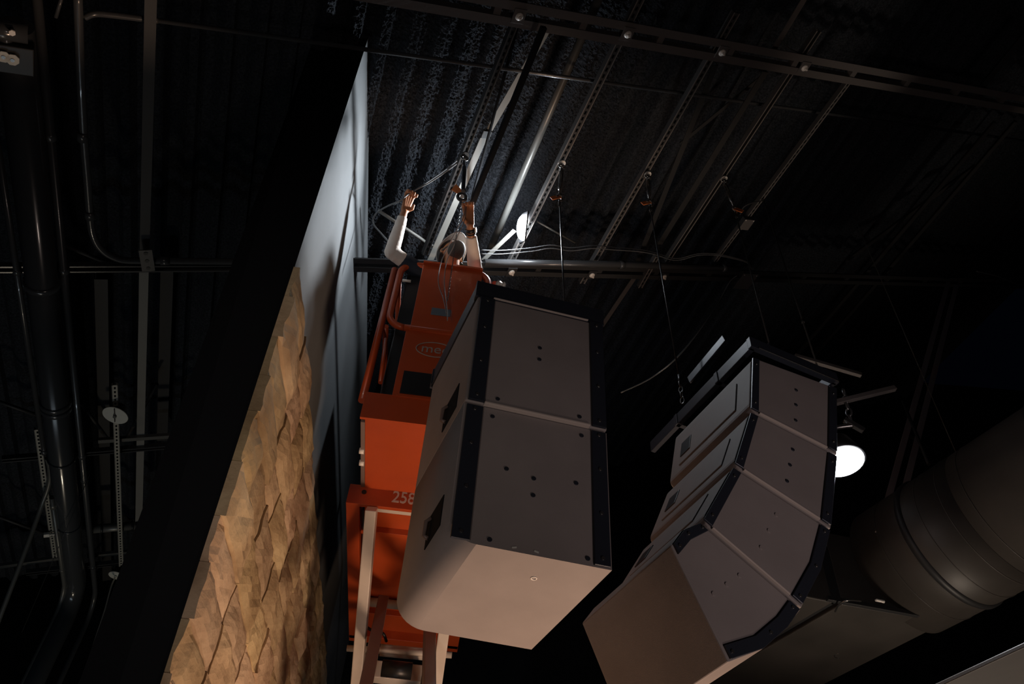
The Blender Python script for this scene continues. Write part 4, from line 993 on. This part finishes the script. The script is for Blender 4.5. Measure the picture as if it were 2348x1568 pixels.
barthing('trapeze_bar', (-10, 1299), (146, 1277), .05, .03, 'grey bar at the lower left edge above the lowest trapeze', (.10, .10), 'greyconduit', 'bar')
barthing('trapeze_bar', (200, 1274), (305, 1264), .05, .03, 'short grey bar above the lowest trapeze, right of the pipes', (.10, .10), 'greyconduit', 'bar')
# slotted hangers
SG = 'pale slotted hangers in the left bay'
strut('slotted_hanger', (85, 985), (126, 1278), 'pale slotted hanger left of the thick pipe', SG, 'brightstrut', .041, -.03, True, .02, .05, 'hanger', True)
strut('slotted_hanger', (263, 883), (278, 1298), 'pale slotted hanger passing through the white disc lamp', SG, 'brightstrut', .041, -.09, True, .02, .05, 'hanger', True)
# discs
def disc(pq, rpx, label, off, cable=False):
    c = roof(*pq, off); r = rpx / FPX * (c - CAMP).length; t = thing('disc_lamp', c, label, 'lamp')
    m = MB(); m.tube([c + EZ * .012, c + EZ * .006, c], [r * .9, r, r * .98], 36); m.build('disc', 'white', t)
    m = MB(); m.tube([c + EZ * .01, c + EZ * .10], [.035, .05], 16); m.build('canopy', 'blackplastic', t)
    m = MB(); m.cyl(c - EZ * .008, EZ, .014, .02, 10); m.build('stem', 'greyconduit' if not cable else 'white', t)
    return c
c = disc((264, 953), 26, 'round white disc crossing the slotted hanger', -.16)
m = MB(); m.tube(smooth_curve([c - EZ * .004 + V((.02, -.09, 0)), c - EZ * .012, c - EZ * .006 + V((-.02, .07, 0))], 4), .004, 6); tag(m.build('thin_wire', 'rope'), 'short dark wire across the round white disc', 'wire')
c = disc((266, 1320), 15, 'small white disc with a cable hanging from it', -.09, True)
m = MB(); m.tube(smooth_curve([c, c - EZ * .12, at_y(240, 1400, c.y), at_y(222, 1455, c.y), at_y(200, 1520, c.y), at_y(150, 1650, c.y)], 6), .008, 8); tag(m.build('hanging_cable', 'whitecable'), 'pale cable hanging from the small white disc', 'cable')
# clamp tube
t = thing('clamp_tube', roof(265, 1208, .0), 'grey tube with two black clamps behind the slotted hanger', 'tube')
a, b = roof(212, 1213, 0), roof(325, 1203, 0); m = MB(); m.tube([a, b], .042, 18); m.build('tube', 'greyconduit', t)
for k in (.18, .80, .90): m = MB(); m.cyl(a.lerp(b, k), b - a, .05, .02, 18); m.build('clamp', 'blackplastic', t)
# pipe clip
t = thing('pipe_clip', roof(108, 1226, -.05), 'bright pipe clip on the left slotted hanger', 'clip'); m = MB(); c = roof(107, 1226, -.06); m.box(c, W, U, NR, .05, .05, .03, .004); m.build('clip_body', 'bolt', t)
m = MB(); m.bar(c, roof(144, 1223, -.06), .016, .016, NR); m.build('clip_bolt', 'bolt', t)
# junction box with two sockets at the top left
c = roof(22, 138, -.26); t = thing('junction_box', c, 'black box with two pale octagonal knockouts at the upper left edge', 'electrical box')
m = MB(); m.box(c + NR * .04, W, U, NR, .22, .16, .08, .006); m.build('box_body', 'blackplastic', t)
for px, py in ((8, 128), (29, 135)):
    k = roof(px, py, -.265); m = MB(); m.tube([k, k - NR * .012], .032, 8); po = m.build('knockout', 'white', t); m = MB(); m.cyl(k - NR * .013, NR, .010, .006, 10); m.build('screw', 'chrome', po)
c = roof(12, 70, -.2); t = thing('valve_fitting', c, 'dark pipe fitting above the black box', 'fitting'); m = MB(); m.tube([c - W * .12, c + W * .10], .05, 16); m.tube([c, c + U * .16], .04, 16); m.build('fitting_body', 'pipe', t)
m = MB(); m.cyl(roof(28, 74, -.27), NR, .016, .02, 6); m.build('bolt', 'bolt', t)
barthing('flex_conduit', (144, -15), (128, 40), .02, 0, 'short dim conduit end at the top left', (-.02, -.02), 'conduit', 'conduit')
# roof purlins behind the left bay
PG = 'dark roof purlins behind the left bay'
for pa, pb, lb in (((140, 560), (265, 610), 'faint slanting rod left of the flat bar'), ((-10, 918), (95, 955), 'faint bluish rod at the left edge above the second trapeze'), ((-10, 1182), (100, 1222), 'faint rod at the left edge above the lowest trapeze'), ((186, 925), (250, 1010), 'dark rod slanting toward the slotted hanger'), ((290, 1005), (360, 880), 'dark rod rising right of the slotted hanger')):
    barthing('rod_brace', pa, pb, .03, 0, lb, (.22, .22), 'joist', 'brace', PG)
for pa, pb, lb in (((232, 640), (246, 1330), 'dark purlin left of the pale flat bar'), ((384, 600), (372, 1010), 'dark purlin right of the pale flat bar')):
    angle_bar('purlin', pa, pb, .09, lb, (.40, .40), 'joist', 'beam', PG)
m = MB(); m.tube([roof(205, 1090, -.2), at_y(50, 1450, 7.6)], .003, 6); tag(m.build('thin_wire', 'rope'), 'hair thin wire slanting down across the thick pipe', 'wire')
